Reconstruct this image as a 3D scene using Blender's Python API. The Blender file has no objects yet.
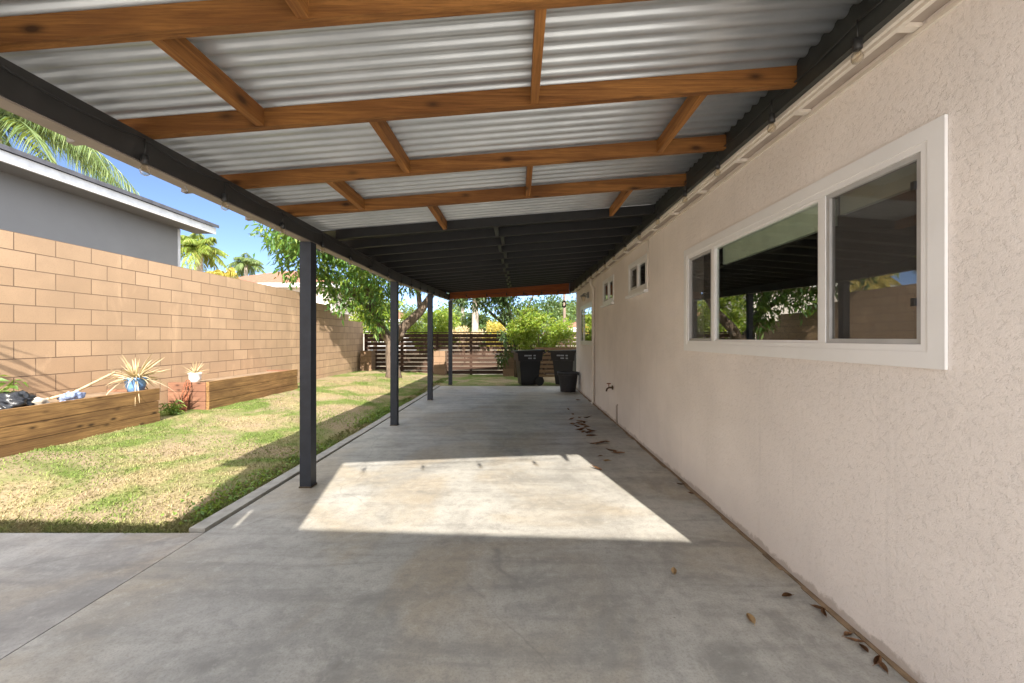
import bpy, bmesh, math, random
import numpy as np
from mathutils import Vector, Matrix
R = math.radians
random.seed(7); rng = np.random.default_rng(7)
S = bpy.context.scene
COL = S.collection
CAMZ = 1.3
F = 400.0
VX, VY = 518.0, 338.0

def ground_at(px, py, z=0.0):
    d = F * (CAMZ - z) / (py - VY)
    return ((px - VX) * d / F, d)

# ------------------------------------------------------------------ materials
def mat(name):
    m = bpy.data.materials.new(name); m.use_nodes = True
    nt = m.node_tree; nt.nodes.clear()
    out = nt.nodes.new('ShaderNodeOutputMaterial')
    b = nt.nodes.new('ShaderNodeBsdfPrincipled')
    nt.links.new(b.outputs[0], out.inputs[0])
    return m, nt, b, out

def node(nt, t, **kw):
    n = nt.nodes.new(t)
    for k, v in kw.items():
        if k in n.inputs: n.inputs[k].default_value = v
        else: setattr(n, k, v)
    return n

def objco(nt, scale=(1, 1, 1), loc=(0, 0, 0), rot=(0, 0, 0)):
    """coordinates in the object's own space, in metres"""
    t = node(nt, 'ShaderNodeTexCoord'); m = node(nt, 'ShaderNodeMapping')
    m.inputs['Scale'].default_value = scale; m.inputs['Location'].default_value = loc
    m.inputs['Rotation'].default_value = rot
    nt.links.new(t.outputs['Object'], m.inputs[0])
    return m.outputs[0]

def noise(nt, co, scale, detail=4, rough=.55, dist=0.0):
    n = node(nt, 'ShaderNodeTexNoise')
    n.inputs['Scale'].default_value = scale; n.inputs['Detail'].default_value = detail
    n.inputs['Roughness'].default_value = rough; n.inputs['Distortion'].default_value = dist
    if co is not None: nt.links.new(co, n.inputs['Vector'])
    return n.outputs['Fac']

def ramp(nt, fac, stops):
    r = node(nt, 'ShaderNodeValToRGB')
    e = r.color_ramp.elements
    while len(e) < len(stops): e.new(0.5)
    for el, (p, c) in zip(e, stops):
        el.position = p
        el.color = (c, c, c, 1) if isinstance(c, (int, float)) else (*c, 1)
    nt.links.new(fac, r.inputs[0])
    return r.outputs[0]

def mix(nt, fac, a, b, mode='MIX'):
    n = node(nt, 'ShaderNodeMix', data_type='RGBA', blend_type=mode)
    if isinstance(fac, (int, float)): n.inputs[0].default_value = fac
    else: nt.links.new(fac, n.inputs[0])
    for s, v in ((6, a), (7, b)):
        if isinstance(v, tuple): n.inputs[s].default_value = (*v, 1)
        else: nt.links.new(v, n.inputs[s])
    return n.outputs[2]

def bump(nt, b, h, strength=.3, dist=.01, prev=None):
    n = node(nt, 'ShaderNodeBump')
    n.inputs['Strength'].default_value = strength; n.inputs['Distance'].default_value = dist
    nt.links.new(h, n.inputs['Height'])
    if prev is not None: nt.links.new(prev, n.inputs['Normal'])
    nt.links.new(n.outputs[0], b.inputs['Normal'])
    return n.outputs[0]

def plain(name, col, rough=.6, metal=0.0, var=.12, scale=8, bmp=.0):
    m, nt, b, o = mat(name)
    co = objco(nt)
    f = noise(nt, co, scale, 5)
    lo = tuple(c * (1 - var) for c in col); hi = tuple(min(1, c * (1 + var)) for c in col)
    nt.links.new(ramp(nt, f, [(.3, lo), (.7, hi)]), b.inputs['Base Color'])
    b.inputs['Roughness'].default_value = rough; b.inputs['Metallic'].default_value = metal
    if bmp: bump(nt, b, noise(nt, co, scale * 6, 4), bmp, .004)
    return m

def wood(name, axis, light, dark, rough=.65, knots=True, bmp=.3):
    m, nt, b, o = mat(name)
    def ax(l, c): return {'x': (l, c, c), 'y': (c, l, c), 'z': (c, c, l)}[axis]
    wob = noise(nt, objco(nt, ax(1.6, 5)), 1.0, 3)
    co = objco(nt, ax(1.3, 42))
    g = noise(nt, co, 1.0, 8, .68, .9)
    fibre = noise(nt, objco(nt, ax(7, 210)), 1.0, 4, .7)
    md = tuple(a * .55 + d * .45 for a, d in zip(light, dark))
    c = ramp(nt, g, [(.36, dark), (.48, md), (.62, light)])
    c = mix(nt, ramp(nt, wob, [(.42, .0), (.62, .6)]), c, dark)
    c = mix(nt, ramp(nt, fibre, [(.35, .45), (.55, .0)]), c, tuple(d * .6 for d in dark))
    if knots:
        v = node(nt, 'ShaderNodeTexVoronoi'); nt.links.new(objco(nt, ax(5, 11), (.37, .21, .11)), v.inputs['Vector'])
        v.inputs['Scale'].default_value = 1.0
        sp = node(nt, 'ShaderNodeSeparateColor'); nt.links.new(v.outputs['Color'], sp.inputs[0])
        gate = ramp(nt, sp.outputs[0], [(.45, 0.0), (.5, 1.0)])
        kf = ramp(nt, v.outputs['Distance'], [(.10, .95), (.15, .6), (.24, .2), (.34, .0)])
        mm = node(nt, 'ShaderNodeMath', operation='MULTIPLY'); nt.links.new(kf, mm.inputs[0]); nt.links.new(gate, mm.inputs[1])
        c = mix(nt, mm.outputs[0], c, tuple(d * .3 for d in dark))
    nt.links.new(c, b.inputs['Base Color'])
    b.inputs['Roughness'].default_value = rough; b.inputs['Specular IOR Level'].default_value = .3
    n1 = bump(nt, b, fibre, bmp, .002)
    bump(nt, b, g, bmp, .003, n1)
    return m

M = {}
M['rafter_x'] = wood('rafter_x', 'x', (.30, .132, .034), (.125, .046, .011))
M['rafter_y'] = wood('rafter_y', 'y', (.36, .158, .04), (.155, .057, .013))
M['fascia_red'] = wood('fascia_red', 'x', (.40, .12, .03), (.24, .06, .015))
M['planter_y'] = wood('planter_y', 'y', (.36, .205, .078), (.13, .068, .028), .85)
M['planter_x'] = wood('planter_x', 'x', (.29, .15, .09), (.17, .08, .05), .8)
M['fence_x'] = wood('fence_x', 'x', (.078, .042, .027), (.04, .021, .013), .8)
M['gate_x'] = wood('gate_x', 'x', (.34, .22, .12), (.2, .12, .06), .8)
M['tail_paint'] = plain('tail_paint', (.25, .21, .175), .6)
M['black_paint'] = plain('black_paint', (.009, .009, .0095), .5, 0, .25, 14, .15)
M['beam_paint'] = plain('beam_paint', (.030, .029, .028), .5, 0, .2, 9, .15)
M['post_paint'] = plain('post_paint', (.018, .022, .031), .55, 0, .25, 11, .15)
M['ledger_paint'] = plain('ledger_paint', (.028, .030, .027), .5, 0, .3, 9, .1)
M['white_vinyl'] = plain('white_vinyl', (.82, .81, .80), .35, 0, .04, 3)
M['white_trim'] = plain('white_trim', (.72, .66, .58), .5, 0, .08, 6)
M['sash_gray'] = plain('sash_gray', (.42, .41, .40), .5)
M['bronze'] = plain('bronze', (.10, .075, .05), .4, .6)
M['screen_vent'] = plain('screen_vent', (.44, .37, .31), .8)
M['blind'] = plain('blind', (.72, .78, .66), .7)
M['siding'] = plain('siding', (.17, .125, .095), .8, 0, .2, 6, .3)
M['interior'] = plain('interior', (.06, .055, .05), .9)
M['black_plastic'] = plain('black_plastic', (.007, .0075, .0095), .42, 0, .3, 12, .1)
M['black_rubber'] = plain('black_rubber', (.012, .012, .012), .8)
M['sticker'] = plain('sticker', (.30, .32, .34), .5)
M['cable'] = plain('cable', (.02, .02, .02), .5)
M['neighbor_wall'] = plain('neighbor_wall', (.275, .272, .268), .9, 0, .06, 1.5, .2)
M['neighbor_white'] = plain('neighbor_white', (.78, .78, .79), .7)
M['roof_dark'] = plain('roof_dark', (.11, .11, .125), .8, 0, .25, 10, .3)
M['blue_glaze'] = plain('blue_glaze', (.14, .28, .52), .25, 0, .3, 25)
M['white_glaze'] = plain('white_glaze', (.82, .80, .79), .35)
M['rust'] = plain('rust', (.28, .10, .05), .85, .2, .5, 30, .3)
M['straw'] = plain('straw', (.62, .47, .27), .85, 0, .3, 20)
M['dry_leaf'] = plain('dry_leaf', (.23, .115, .05), .75, 0, .45, 30, .3)
M['tan_leaf'] = plain('tan_leaf', (.50, .34, .17), .75, 0, .3, 30, .3)
M['pot_black'] = plain('pot_black', (.013, .013, .016), .55, 0, .3, 20, .1)
M['bag_black'] = plain('bag_black', (.02, .021, .025), .3, 0, .4, 18, .4)
M['stone'] = plain('stone', (.46, .40, .32), .9, 0, .25, 20, .5)
M['blue_cloth'] = plain('blue_cloth', (.21, .26, .40), .8, 0, .45, 26)
M['mow_strip'] = plain('mow_strip', (.33, .315, .28), .9, 0, .2, 12, .4)
M['bare_soil'] = plain('bare_soil', (.24, .165, .10), 1, 0, .35, 10, .8)
M['tile_roof'] = plain('tile_roof', (.24, .105, .06), .85, 0, .25, 6, .5)
M['far_stucco'] = plain('far_stucco', (.66, .60, .54), .9)
M['far_white'] = plain('far_white', (.6, .6, .6), .8)
M['pole_wood'] = plain('pole_wood', (.16, .12, .09), .9)
M['grey_metal'] = plain('grey_metal', (.30, .31, .31), .45, .4)
M['galv_hook'] = plain('galv_hook', (.35, .35, .36), .4, .8)
M['brass'] = plain('brass', (.12, .075, .04), .5, .7)

def bark(name, c1, c2):
    m, nt, b, o = mat(name)
    g = noise(nt, objco(nt, (14, 14, 3)), 1, 6, .65, .5)
    nt.links.new(ramp(nt, g, [(.35, c1), (.65, c2)]), b.inputs['Base Color'])
    b.inputs['Roughness'].default_value = .9
    bump(nt, b, g, .7, .03)
    return m
M['bark'] = bark('bark', (.07, .05, .036), (.19, .14, .10))
M['palm_bark'] = bark('palm_bark', (.26, .21, .17), (.50, .43, .36))

def leaf(name, c1, c2, c3=None, trans=.35, rough=.45):
    m, nt, b, o = mat(name)
    g = node(nt, 'ShaderNodeNewGeometry')
    st = [(.0, c1), (.6, c2)] + ([(1.0, c3)] if c3 else [])
    c = ramp(nt, g.outputs['Random Per Island'], st)
    nt.links.new(c, b.inputs['Base Color']); b.inputs['Roughness'].default_value = rough
    t = node(nt, 'ShaderNodeBsdfTranslucent')
    c2_ = mix(nt, .5, c, (.5, .55, .05), 'MIX')
    nt.links.new(c2_, t.inputs[0])
    mx = node(nt, 'ShaderNodeMixShader'); mx.inputs[0].default_value = trans
    nt.links.new(b.outputs[0], mx.inputs[1]); nt.links.new(t.outputs[0], mx.inputs[2])
    nt.links.new(mx.outputs[0], o.inputs[0])
    return m
M['leaf_peach'] = leaf('leaf_peach', (.035, .10, .022), (.075, .19, .03), (.22, .30, .05))
M['leaf_lime'] = leaf('leaf_lime', (.10, .19, .02), (.22, .32, .03), (.34, .36, .07), .45)
M['leaf_dark'] = leaf('leaf_dark', (.02, .05, .018), (.04, .085, .025), (.07, .12, .03), .25)
M['leaf_far'] = leaf('leaf_far', (.05, .11, .04), (.10, .17, .05), (.16, .20, .08))
M['leaf_palm'] = leaf('leaf_palm', (.07, .13, .04), (.14, .21, .07), (.25, .30, .13), .3)
M['leaf_palm_bright'] = leaf('leaf_palm_bright', (.12, .20, .03), (.22, .30, .05), (.34, .34, .09), .4)
M['leaf_yellow'] = leaf('leaf_yellow', (.40, .33, .05), (.52, .40, .08), (.55, .45, .14), .35)
M['leaf_straw'] = leaf('leaf_straw', (.38, .27, .14), (.58, .45, .27), (.70, .60, .42), .15, .8)
M['leaf_weed'] = leaf('leaf_weed', (.08, .17, .03), (.16, .28, .05), (.25, .35, .08))

# concrete ----------------------------------------------------------------
def concrete(name, base, seed):
    m, nt, b, o = mat(name)
    co = objco(nt, loc=(seed, seed * .7, 0))
    c = ramp(nt, noise(nt, co, 1.1, 8, .62, .5), [(.36, tuple(x * .68 for x in base)), (.5, base), (.62, tuple(min(1, x * 1.2) for x in base))])
    warm = ramp(nt, noise(nt, co, .9, 5, .55, .8), [(.46, .0), (.60, .75)])
    c = mix(nt, warm, c, (base[0] * .98, base[1] * .86, base[2] * .70))
    # trowel bands and scuffs running across the slab
    sc = noise(nt, objco(nt, (.55, 4.0, 1), (seed, 3, 0), (0, 0, R(7))), 1.4, 5, .65, .5)
    c = mix(nt, ramp(nt, sc, [(.48, 0.0), (.64, .5)]), c, tuple(x * .58 for x in base))
    # light lime bloom
    bl = noise(nt, objco(nt, (1.2, .5, 1), (seed + 4, 1, 0), (0, 0, R(-25))), 1.1, 6, .6, .7)
    c = mix(nt, ramp(nt, bl, [(.52, 0.0), (.66, .5)]), c, tuple(min(1, x * 1.4) for x in base))
    # blotchy oily stains
    st = noise(nt, objco(nt, loc=(seed + 9, 2, 0)), 2.3, 6, .62, 1.0)
    c = mix(nt, ramp(nt, st, [(.58, 0.0), (.68, .5)]), c, tuple(x * .42 for x in base))
    med = noise(nt, co, 14, 7, .72, .3)
    c = mix(nt, ramp(nt, med, [(.36, .42), (.50, .0)]), c, tuple(x * .55 for x in base))
    c = mix(nt, ramp(nt, med, [(.54, .0), (.68, .35)]), c, tuple(min(1, x * 1.45) for x in base))
    fine = noise(nt, co, 90, 5, .8)
    c = mix(nt, ramp(nt, fine, [(.36, .5), (.52, .0)]), c, tuple(x * .5 for x in base))
    # pits
    v = node(nt, 'ShaderNodeTexVoronoi'); nt.links.new(co, v.inputs['Vector']); v.inputs['Scale'].default_value = 9
    pit = ramp(nt, v.outputs['Distance'], [(.03, 1.0), (.06, .0)])
    gate = ramp(nt, noise(nt, co, 1.9, 2), [(.58, 0.0), (.66, .8)])
    mm = node(nt, 'ShaderNodeMath', operation='MULTIPLY'); nt.links.new(pit, mm.inputs[0]); nt.links.new(gate, mm.inputs[1])
    c = mix(nt, mm.outputs[0], c, tuple(x * .3 for x in base))
    # hairline cracks
    vc = node(nt, 'ShaderNodeTexVoronoi', feature='DISTANCE_TO_EDGE')
    wob = node(nt, 'ShaderNodeMix', data_type='VECTOR'); wob.inputs[0].default_value = .22
    nn = node(nt, 'ShaderNodeTexNoise'); nt.links.new(co, nn.inputs['Vector']); nn.inputs['Scale'].default_value = 1.6; nn.inputs['Detail'].default_value = 5
    nt.links.new(co, wob.inputs[4]); nt.links.new(nn.outputs['Color'], wob.inputs[5])
    nt.links.new(wob.outputs[1], vc.inputs['Vector']); vc.inputs['Scale'].default_value = .55
    cr = ramp(nt, vc.outputs['Distance'], [(.0, .28), (.003, .0)])
    cg = ramp(nt, noise(nt, co, .7, 2), [(.44, 0.0), (.52, 1.0)])
    m2 = node(nt, 'ShaderNodeMath', operation='MULTIPLY'); nt.links.new(cr, m2.inputs[0]); nt.links.new(cg, m2.inputs[1])
    c = mix(nt, m2.outputs[0], c, tuple(x * .3 for x in base))
    nt.links.new(c, b.inputs['Base Color'])
    rr = ramp(nt, sc, [(.3, .38), (.7, .6)])
    nt.links.new(rr, b.inputs['Roughness'])
    b.inputs['Specular IOR Level'].default_value = .5
    n1 = bump(nt, b, fine, .22, .003)
    bump(nt, b, noise(nt, co, 6, 6, .6), .12, .01, n1)
    return m
M['concrete'] = concrete('concrete', (.375, .36, .325), 0.0)
M['concrete_side'] = concrete('concrete_side', (.345, .332, .312), 13.0)

# stucco -------------------------------------------------------------------
def stucco(name, base, strength=1.0):
    m, nt, b, o = mat(name)
    co = objco(nt)
    big = noise(nt, co, .9, 6, .6)
    c = ramp(nt, big, [(.36, tuple(x * .90 for x in base)), (.64, tuple(min(1, x * 1.05) for x in base))])
    # knock-down lace: raised islands with ragged edges, smoother where the trowel went over twice
    wv = noise(nt, objco(nt, (1, 1, 1.1)), 40, 7, .72, .35)
    isl = ramp(nt, wv, [(.36, 0.0), (.46, .75), (.52, .85), (.66, 1.0)])
    grit = noise(nt, co, 150, 4, .75)
    pat = ramp(nt, noise(nt, objco(nt, loc=(4, 2, 7)), 2.6, 4), [(.38, .25), (.6, 1.0)])
    crev = node(nt, 'ShaderNodeMath', operation='MULTIPLY'); nt.links.new(ramp(nt, wv, [(.29, .6), (.37, 0.0)]), crev.inputs[0]); nt.links.new(pat, crev.inputs[1])
    c = mix(nt, crev.outputs[0], c, tuple(x * .45 for x in base))
    c = mix(nt, ramp(nt, grit, [(.30, .22), (.48, 0.0)]), c, tuple(x * .5 for x in base))
    # splashed dirt at the foot of the wall, ragged
    t = node(nt, 'ShaderNodeTexCoord'); sp = node(nt, 'ShaderNodeSeparateXYZ'); nt.links.new(t.outputs['Object'], sp.inputs[0])
    dn = node(nt, 'ShaderNodeMath', operation='MULTIPLY_ADD'); nt.links.new(noise(nt, co, 9, 7, .75), dn.inputs[0]); dn.inputs[1].default_value = -.16; dn2 = node(nt, 'ShaderNodeMath', operation='ADD'); nt.links.new(sp.outputs['Z'], dn2.inputs[0]); dn2.inputs[1].default_value = .052; nt.links.new(dn2.outputs[0], dn.inputs[2])
    c = mix(nt, ramp(nt, dn.outputs[0], [(.0, .5), (.02, .0)]), c, (.30, .24, .19))
    dr = noise(nt, objco(nt, (1, 7, .35), (2, 0, 0)), 1.6, 5, .6)
    c = mix(nt, ramp(nt, dr, [(.60, .0), (.74, .22)]), c, tuple(x * .6 for x in base))
    nt.links.new(c, b.inputs['Base Color']); b.inputs['Roughness'].default_value = .93
    b.inputs['Specular IOR Level'].default_value = .2
    n1 = bump(nt, b, grit, .35 * strength, .003)
    bump(nt, b, isl, .46 * strength, .005, n1)
    return m
M['stucco'] = stucco('stucco', (.83, .765, .715))

# block wall -----------------------------------------------------------------
def blockwall(name, c1, c2, mortar, plane='yz'):
    m, nt, b, o = mat(name)
    t = node(nt, 'ShaderNodeTexCoord'); sp = node(nt, 'ShaderNodeSeparateXYZ'); cb = node(nt, 'ShaderNodeCombineXYZ')
    nt.links.new(t.outputs['Object'], sp.inputs[0])
    nt.links.new(sp.outputs['Y' if plane == 'yz' else 'X'], cb.inputs[0]); nt.links.new(sp.outputs['Z'], cb.inputs[1])
    br = node(nt, 'ShaderNodeTexBrick'); nt.links.new(cb.outputs[0], br.inputs['Vector'])
    br.offset = .5
    for k, v in (('Scale', 1), ('Brick Width', .406), ('Row Height', .203), ('Mortar Size', .0055), ('Mortar Smooth', .25), ('Bias', 0)):
        br.inputs[k].default_value = v
    br.inputs['Color1'].default_value = (*c1, 1); br.inputs['Color2'].default_value = (*c2, 1); br.inputs['Mortar'].default_value = (*mortar, 1)
    co = objco(nt)
    c = mix(nt, ramp(nt, noise(nt, co, 1.3, 6, .6), [(.42, .0), (.62, .45)]), br.outputs['Color'], tuple(x * .66 for x in c1))
    ef = noise(nt, objco(nt, (1, 1, .45), (3, 5, 1)), 1.7, 6, .65, .4)
    c = mix(nt, ramp(nt, ef, [(.56, .0), (.70, .35)]), c, tuple(min(1, x * 1.55) for x in c1))
    sp_ = noise(nt, co, 70, 4, .7)
    c = mix(nt, ramp(nt, sp_, [(.3, .35), (.5, 0.0)]), c, tuple(x * .55 for x in c1))
    nt.links.new(c, b.inputs['Base Color']); b.inputs['Roughness'].default_value = .95
    inv = node(nt, 'ShaderNodeMath', operation='SUBTRACT'); inv.inputs[0].default_value = 1; nt.links.new(br.outputs['Fac'], inv.inputs[1])
    n1 = bump(nt, b, sp_, .3, .004)
    bump(nt, b, inv.outputs[0], .8, .008, n1)
    return m
M['blocks'] = blockwall('blocks', (.51, .345, .215), (.43, .282, .17), (.165, .105, .065))
M['pillar_blocks'] = blockwall('pillar_blocks', (.26, .165, .10), (.22, .14, .085), (.12, .08, .05), 'xz')

# corrugated metal -------------------------------------------------------------
def galvanized(name):
    m, nt, b, o = mat(name)
    co = objco(nt, (1, 1, 1))
    c = ramp(nt, noise(nt, co, 3, 5, .6), [(.3, (.39, .41, .425)), (.7, (.50, .52, .53))])
    nt.links.new(c, b.inputs['Base Color']); b.inputs['Metallic'].default_value = .6
    nt.links.new(ramp(nt, noise(nt, objco(nt, (1, 8, 1)), 5, 4), [(.3, .36), (.7, .46)]), b.inputs['Roughness'])
    return m
M['galv'] = galvanized('galv')

# glass --------------------------------------------------------------------------
def glass(name, tint, refl=1.0):
    m, nt, b, o = mat(name)
    nt.nodes.remove(b)
    tr = node(nt, 'ShaderNodeBsdfTransparent'); tr.inputs[0].default_value = (*tint, 1)
    gl = node(nt, 'ShaderNodeBsdfGlossy'); gl.inputs['Roughness'].default_value = .012
    gl.inputs[0].default_value = (.95, .95, .95, 1)
    fr = node(nt, 'ShaderNodeLayerWeight'); fr.inputs['Blend'].default_value = .5
    pw = node(nt, 'ShaderNodeMath', operation='POWER'); nt.links.new(fr.outputs['Facing'], pw.inputs[0]); pw.inputs[1].default_value = 4.0
    mm = node(nt, 'ShaderNodeMath', operation='MULTIPLY_ADD'); mm.use_clamp = True
    nt.links.new(pw.outputs[0], mm.inputs[0]); mm.inputs[1].default_value = 1.1 * refl; mm.inputs[2].default_value = .11 * refl
    wv = node(nt, 'ShaderNodeBump'); wv.inputs['Strength'].default_value = .02; wv.inputs['Distance'].default_value = .02
    nt.links.new(noise(nt, objco(nt), 1.5, 1), wv.inputs['Height']); nt.links.new(wv.outputs[0], gl.inputs['Normal'])
    mx = node(nt, 'ShaderNodeMixShader'); nt.links.new(mm.outputs[0], mx.inputs[0])
    nt.links.new(tr.outputs[0], mx.inputs[1]); nt.links.new(gl.outputs[0], mx.inputs[2])
    nt.links.new(mx.outputs[0], o.inputs[0])
    return m
def screened(name):
    m = glass(name, (.80, .80, .78), .8); nt = m.node_tree
    out = next(n for n in nt.nodes if n.type == 'OUTPUT_MATERIAL'); sh = out.inputs[0].links[0].from_socket
    d = node(nt, 'ShaderNodeBsdfDiffuse'); d.inputs[0].default_value = (.20, .19, .18, 1)
    mx = node(nt, 'ShaderNodeMixShader'); mx.inputs[0].default_value = .16
    nt.links.new(sh, mx.inputs[1]); nt.links.new(d.outputs[0], mx.inputs[2]); nt.links.new(mx.outputs[0], out.inputs[0])
    return m
M['glass'] = glass('glass', (.90, .93, .90))
M['glass_screen'] = screened('glass_screen')
def bulbglass():
    m, nt, b, o = mat('bulb_glass'); nt.nodes.remove(b)
    tr = node(nt, 'ShaderNodeBsdfTransparent'); tr.inputs[0].default_value = (.92, .88, .80, 1)
    gl = node(nt, 'ShaderNodeBsdfGlossy'); gl.inputs['Roughness'].default_value = .055
    lw = node(nt, 'ShaderNodeLayerWeight'); lw.inputs['Blend'].default_value = .35
    mx = node(nt, 'ShaderNodeMixShader'); nt.links.new(lw.outputs['Facing'], mx.inputs[0])
    nt.links.new(tr.outputs[0], mx.inputs[1]); nt.links.new(gl.outputs[0], mx.inputs[2]); nt.links.new(mx.outputs[0], o.inputs[0])
    return m
M['bulb'] = bulbglass()

# lawn ------------------------------------------------------------------------------
def lawn_color(nt, green, straw, dirt, co):
    f = noise(nt, co, .95, 6, .62, .5)
    c = mix(nt, ramp(nt, f, [(.41, 0.0), (.54, 1.0)]), straw, green)
    d = noise(nt, objco(nt, loc=(7, 3, 0)), .8, 5, .6, .6)
    return mix(nt, ramp(nt, d, [(.47, 0.0), (.58, .9)]), c, dirt)
def lawnmat():
    m, nt, b, o = mat('lawn')
    co = objco(nt)
    fine = noise(nt, co, 38, 5, .75)
    c = lawn_color(nt, (.135, .20, .045), (.37, .305, .165), (.36, .275, .18), co)
    c = mix(nt, ramp(nt, fine, [(.33, .7), (.62, 0.0)]), c, (.13, .10, .05))
    nt.links.new(c, b.inputs['Base Color']); b.inputs['Roughness'].default_value = 1
    b.inputs['Specular IOR Level'].default_value = .1
    bump(nt, b, fine, .8, .02)
    return m
M['lawn'] = lawnmat()
def grassmat():
    m, nt, b, o = mat('grass_blades')
    co = objco(nt)
    g = node(nt, 'ShaderNodeNewGeometry')
    rnd = g.outputs['Random Per Island']
    green = ramp(nt, rnd, [(0, (.12, .19, .035)), (1, (.27, .35, .07))])
    straw = ramp(nt, rnd, [(0, (.32, .26, .12)), (1, (.53, .44, .25))])
    f = noise(nt, co, .95, 6, .62, .5)
    c = mix(nt, ramp(nt, f, [(.41, 0.0), (.54, 1.0)]), straw, green)
    nt.links.new(c, b.inputs['Base Color']); b.inputs['Roughness'].default_value = .7
    t = node(nt, 'ShaderNodeBsdfTranslucent'); nt.links.new(c, t.inputs[0])
    mx = node(nt, 'ShaderNodeMixShader'); mx.inputs[0].default_value = .3
    nt.links.new(b.outputs[0], mx.inputs[1]); nt.links.new(t.outputs[0], mx.inputs[2]); nt.links.new(mx.outputs[0], o.inputs[0])
    return m
M['grass'] = grassmat()
M['bounce_white'] = plain('bounce_white', (.82, .80, .77), .9, 0, .08, 2)  # near-white so the unseen ground bounces fill light
M['ground'] = plain('ground', (.34, .28, .19), 1, 0, .3, .3, .3)

# ------------------------------------------------------------------ mesh helpers
WL = {}          # world location of every object we make
def obj(name, bm, m, parent=None, base=None, smooth=False, bevel=0.0):
    if bevel:
        es = [e for e in bm.edges if len(e.link_faces) == 2 and e.calc_face_angle(0) > .6]
        bmesh.ops.bevel(bm, geom=es, offset=bevel, segments=2, affect='EDGES', clamp_overlap=True)
    if parent is not None: loc = WL[parent]
    else: loc = Vector(base) if base is not None else Vector((0, 0, 0))
    bmesh.ops.translate(bm, verts=bm.verts, vec=-loc)
    bmesh.ops.recalc_face_normals(bm, faces=bm.faces)
    me = bpy.data.meshes.new(name); bm.to_mesh(me); bm.free()
    return link_mesh(name, me, m, parent, loc, smooth)

def link_mesh(name, me, m, parent, loc, smooth=False):
    me.materials.append(M[m] if isinstance(m, str) else m)
    if smooth: me.polygons.foreach_set('use_smooth', [True] * len(me.polygons))
    o = bpy.data.objects.new(name, me); COL.objects.link(o)
    if parent is not None: o.parent = parent
    else: o.location = loc
    WL[o] = Vector(loc)
    return o

def npmesh(name, verts, faces, m, parent=None, base=(0, 0, 0), smooth=False):
    loc = WL[parent] if parent is not None else Vector(base)
    v = np.asarray(verts, dtype=np.float64) - np.array(loc)
    f = np.asarray(faces, dtype=np.int32)
    me = bpy.data.meshes.new(name)
    me.vertices.add(len(v)); me.vertices.foreach_set('co', v.astype(np.float32).ravel())
    k = f.shape[1]
    me.loops.add(f.size); me.loops.foreach_set('vertex_index', f.ravel())
    me.polygons.add(len(f))
    me.polygons.foreach_set('loop_start', np.arange(0, f.size, k, dtype=np.int32))
    me.polygons.foreach_set('loop_total', np.full(len(f), k, dtype=np.int32))
    me.update(calc_edges=True)
    return link_mesh(name, me, m, parent, loc, smooth)

def tag(o, label=None, cat=None, group=None, kind=None):
    if label: o['label'] = label
    if cat: o['category'] = cat
    if group: o['group'] = group
    if kind: o['kind'] = kind
    return o

def thing(name, label, cat, loc=(0, 0, 0), group=None):
    o = bpy.data.objects.new(name, None); COL.objects.link(o)
    o.location = loc; o.empty_display_size = .2
    WL[o] = Vector(loc)
    return tag(o, label, cat, group)

def BM(): return bmesh.new()

def box(bm, x0, x1, y0, y1, z0, z1, mt=None):
    vs = [bm.verts.new((x, y, z)) for x in (x0, x1) for y in (y0, y1) for z in (z0, z1)]
    if mt is not None:
        for v in vs: v.co = mt @ v.co
    for f in ((0, 1, 3, 2), (4, 6, 7, 5), (0, 4, 5, 1), (2, 3, 7, 6), (0, 2, 6, 4), (1, 5, 7, 3)):
        bm.faces.new([vs[i] for i in f])
    return vs

def prism8(bm, pts):
    """eight corner points in box() order"""
    vs = [bm.verts.new(p) for p in pts]
    for f in ((0, 1, 3, 2), (4, 6, 7, 5), (0, 4, 5, 1), (2, 3, 7, 6), (0, 2, 6, 4), (1, 5, 7, 3)):
        bm.faces.new([vs[i] for i in f])

def tube(bm, pts, r, seg=8, caps=True):
    pts = [Vector(p) for p in pts]; n = len(pts)
    rs = r if isinstance(r, (list, tuple)) else [r] * n
    rings = []; up = Vector((.13, .31, .94)).normalized()
    for i, p in enumerate(pts):
        t = (pts[min(i + 1, n - 1)] - pts[max(i - 1, 0)]).normalized()
        a = t.cross(up)
        if a.length < 1e-3: a = t.cross(Vector((1, 0, 0)))
        a.normalize(); b = t.cross(a)
        rings.append([bm.verts.new(p + (a * math.cos(k * 2 * math.pi / seg) + b * math.sin(k * 2 * math.pi / seg)) * rs[i]) for k in range(seg)])
    for i in range(n - 1):
        for k in range(seg):
            bm.faces.new((rings[i][k], rings[i][(k + 1) % seg], rings[i + 1][(k + 1) % seg], rings[i + 1][k]))
    if caps:
        bm.faces.new(rings[0][::-1]); bm.faces.new(rings[-1])

def lathe(bm, c, prof, seg=20, sx=1, sy=1):
    rings = []
    for r, z in prof:
        rings.append([bm.verts.new((c[0] + sx * r * math.cos(k * 2 * math.pi / seg), c[1] + sy * r * math.sin(k * 2 * math.pi / seg), c[2] + z)) for k in range(seg)])
    for i in range(len(prof) - 1):
        for k in range(seg):
            bm.faces.new((rings[i][k], rings[i][(k + 1) % seg], rings[i + 1][(k + 1) % seg], rings[i + 1][k]))
    bm.faces.new(rings[0][::-1]); bm.faces.new(rings[-1])

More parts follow.
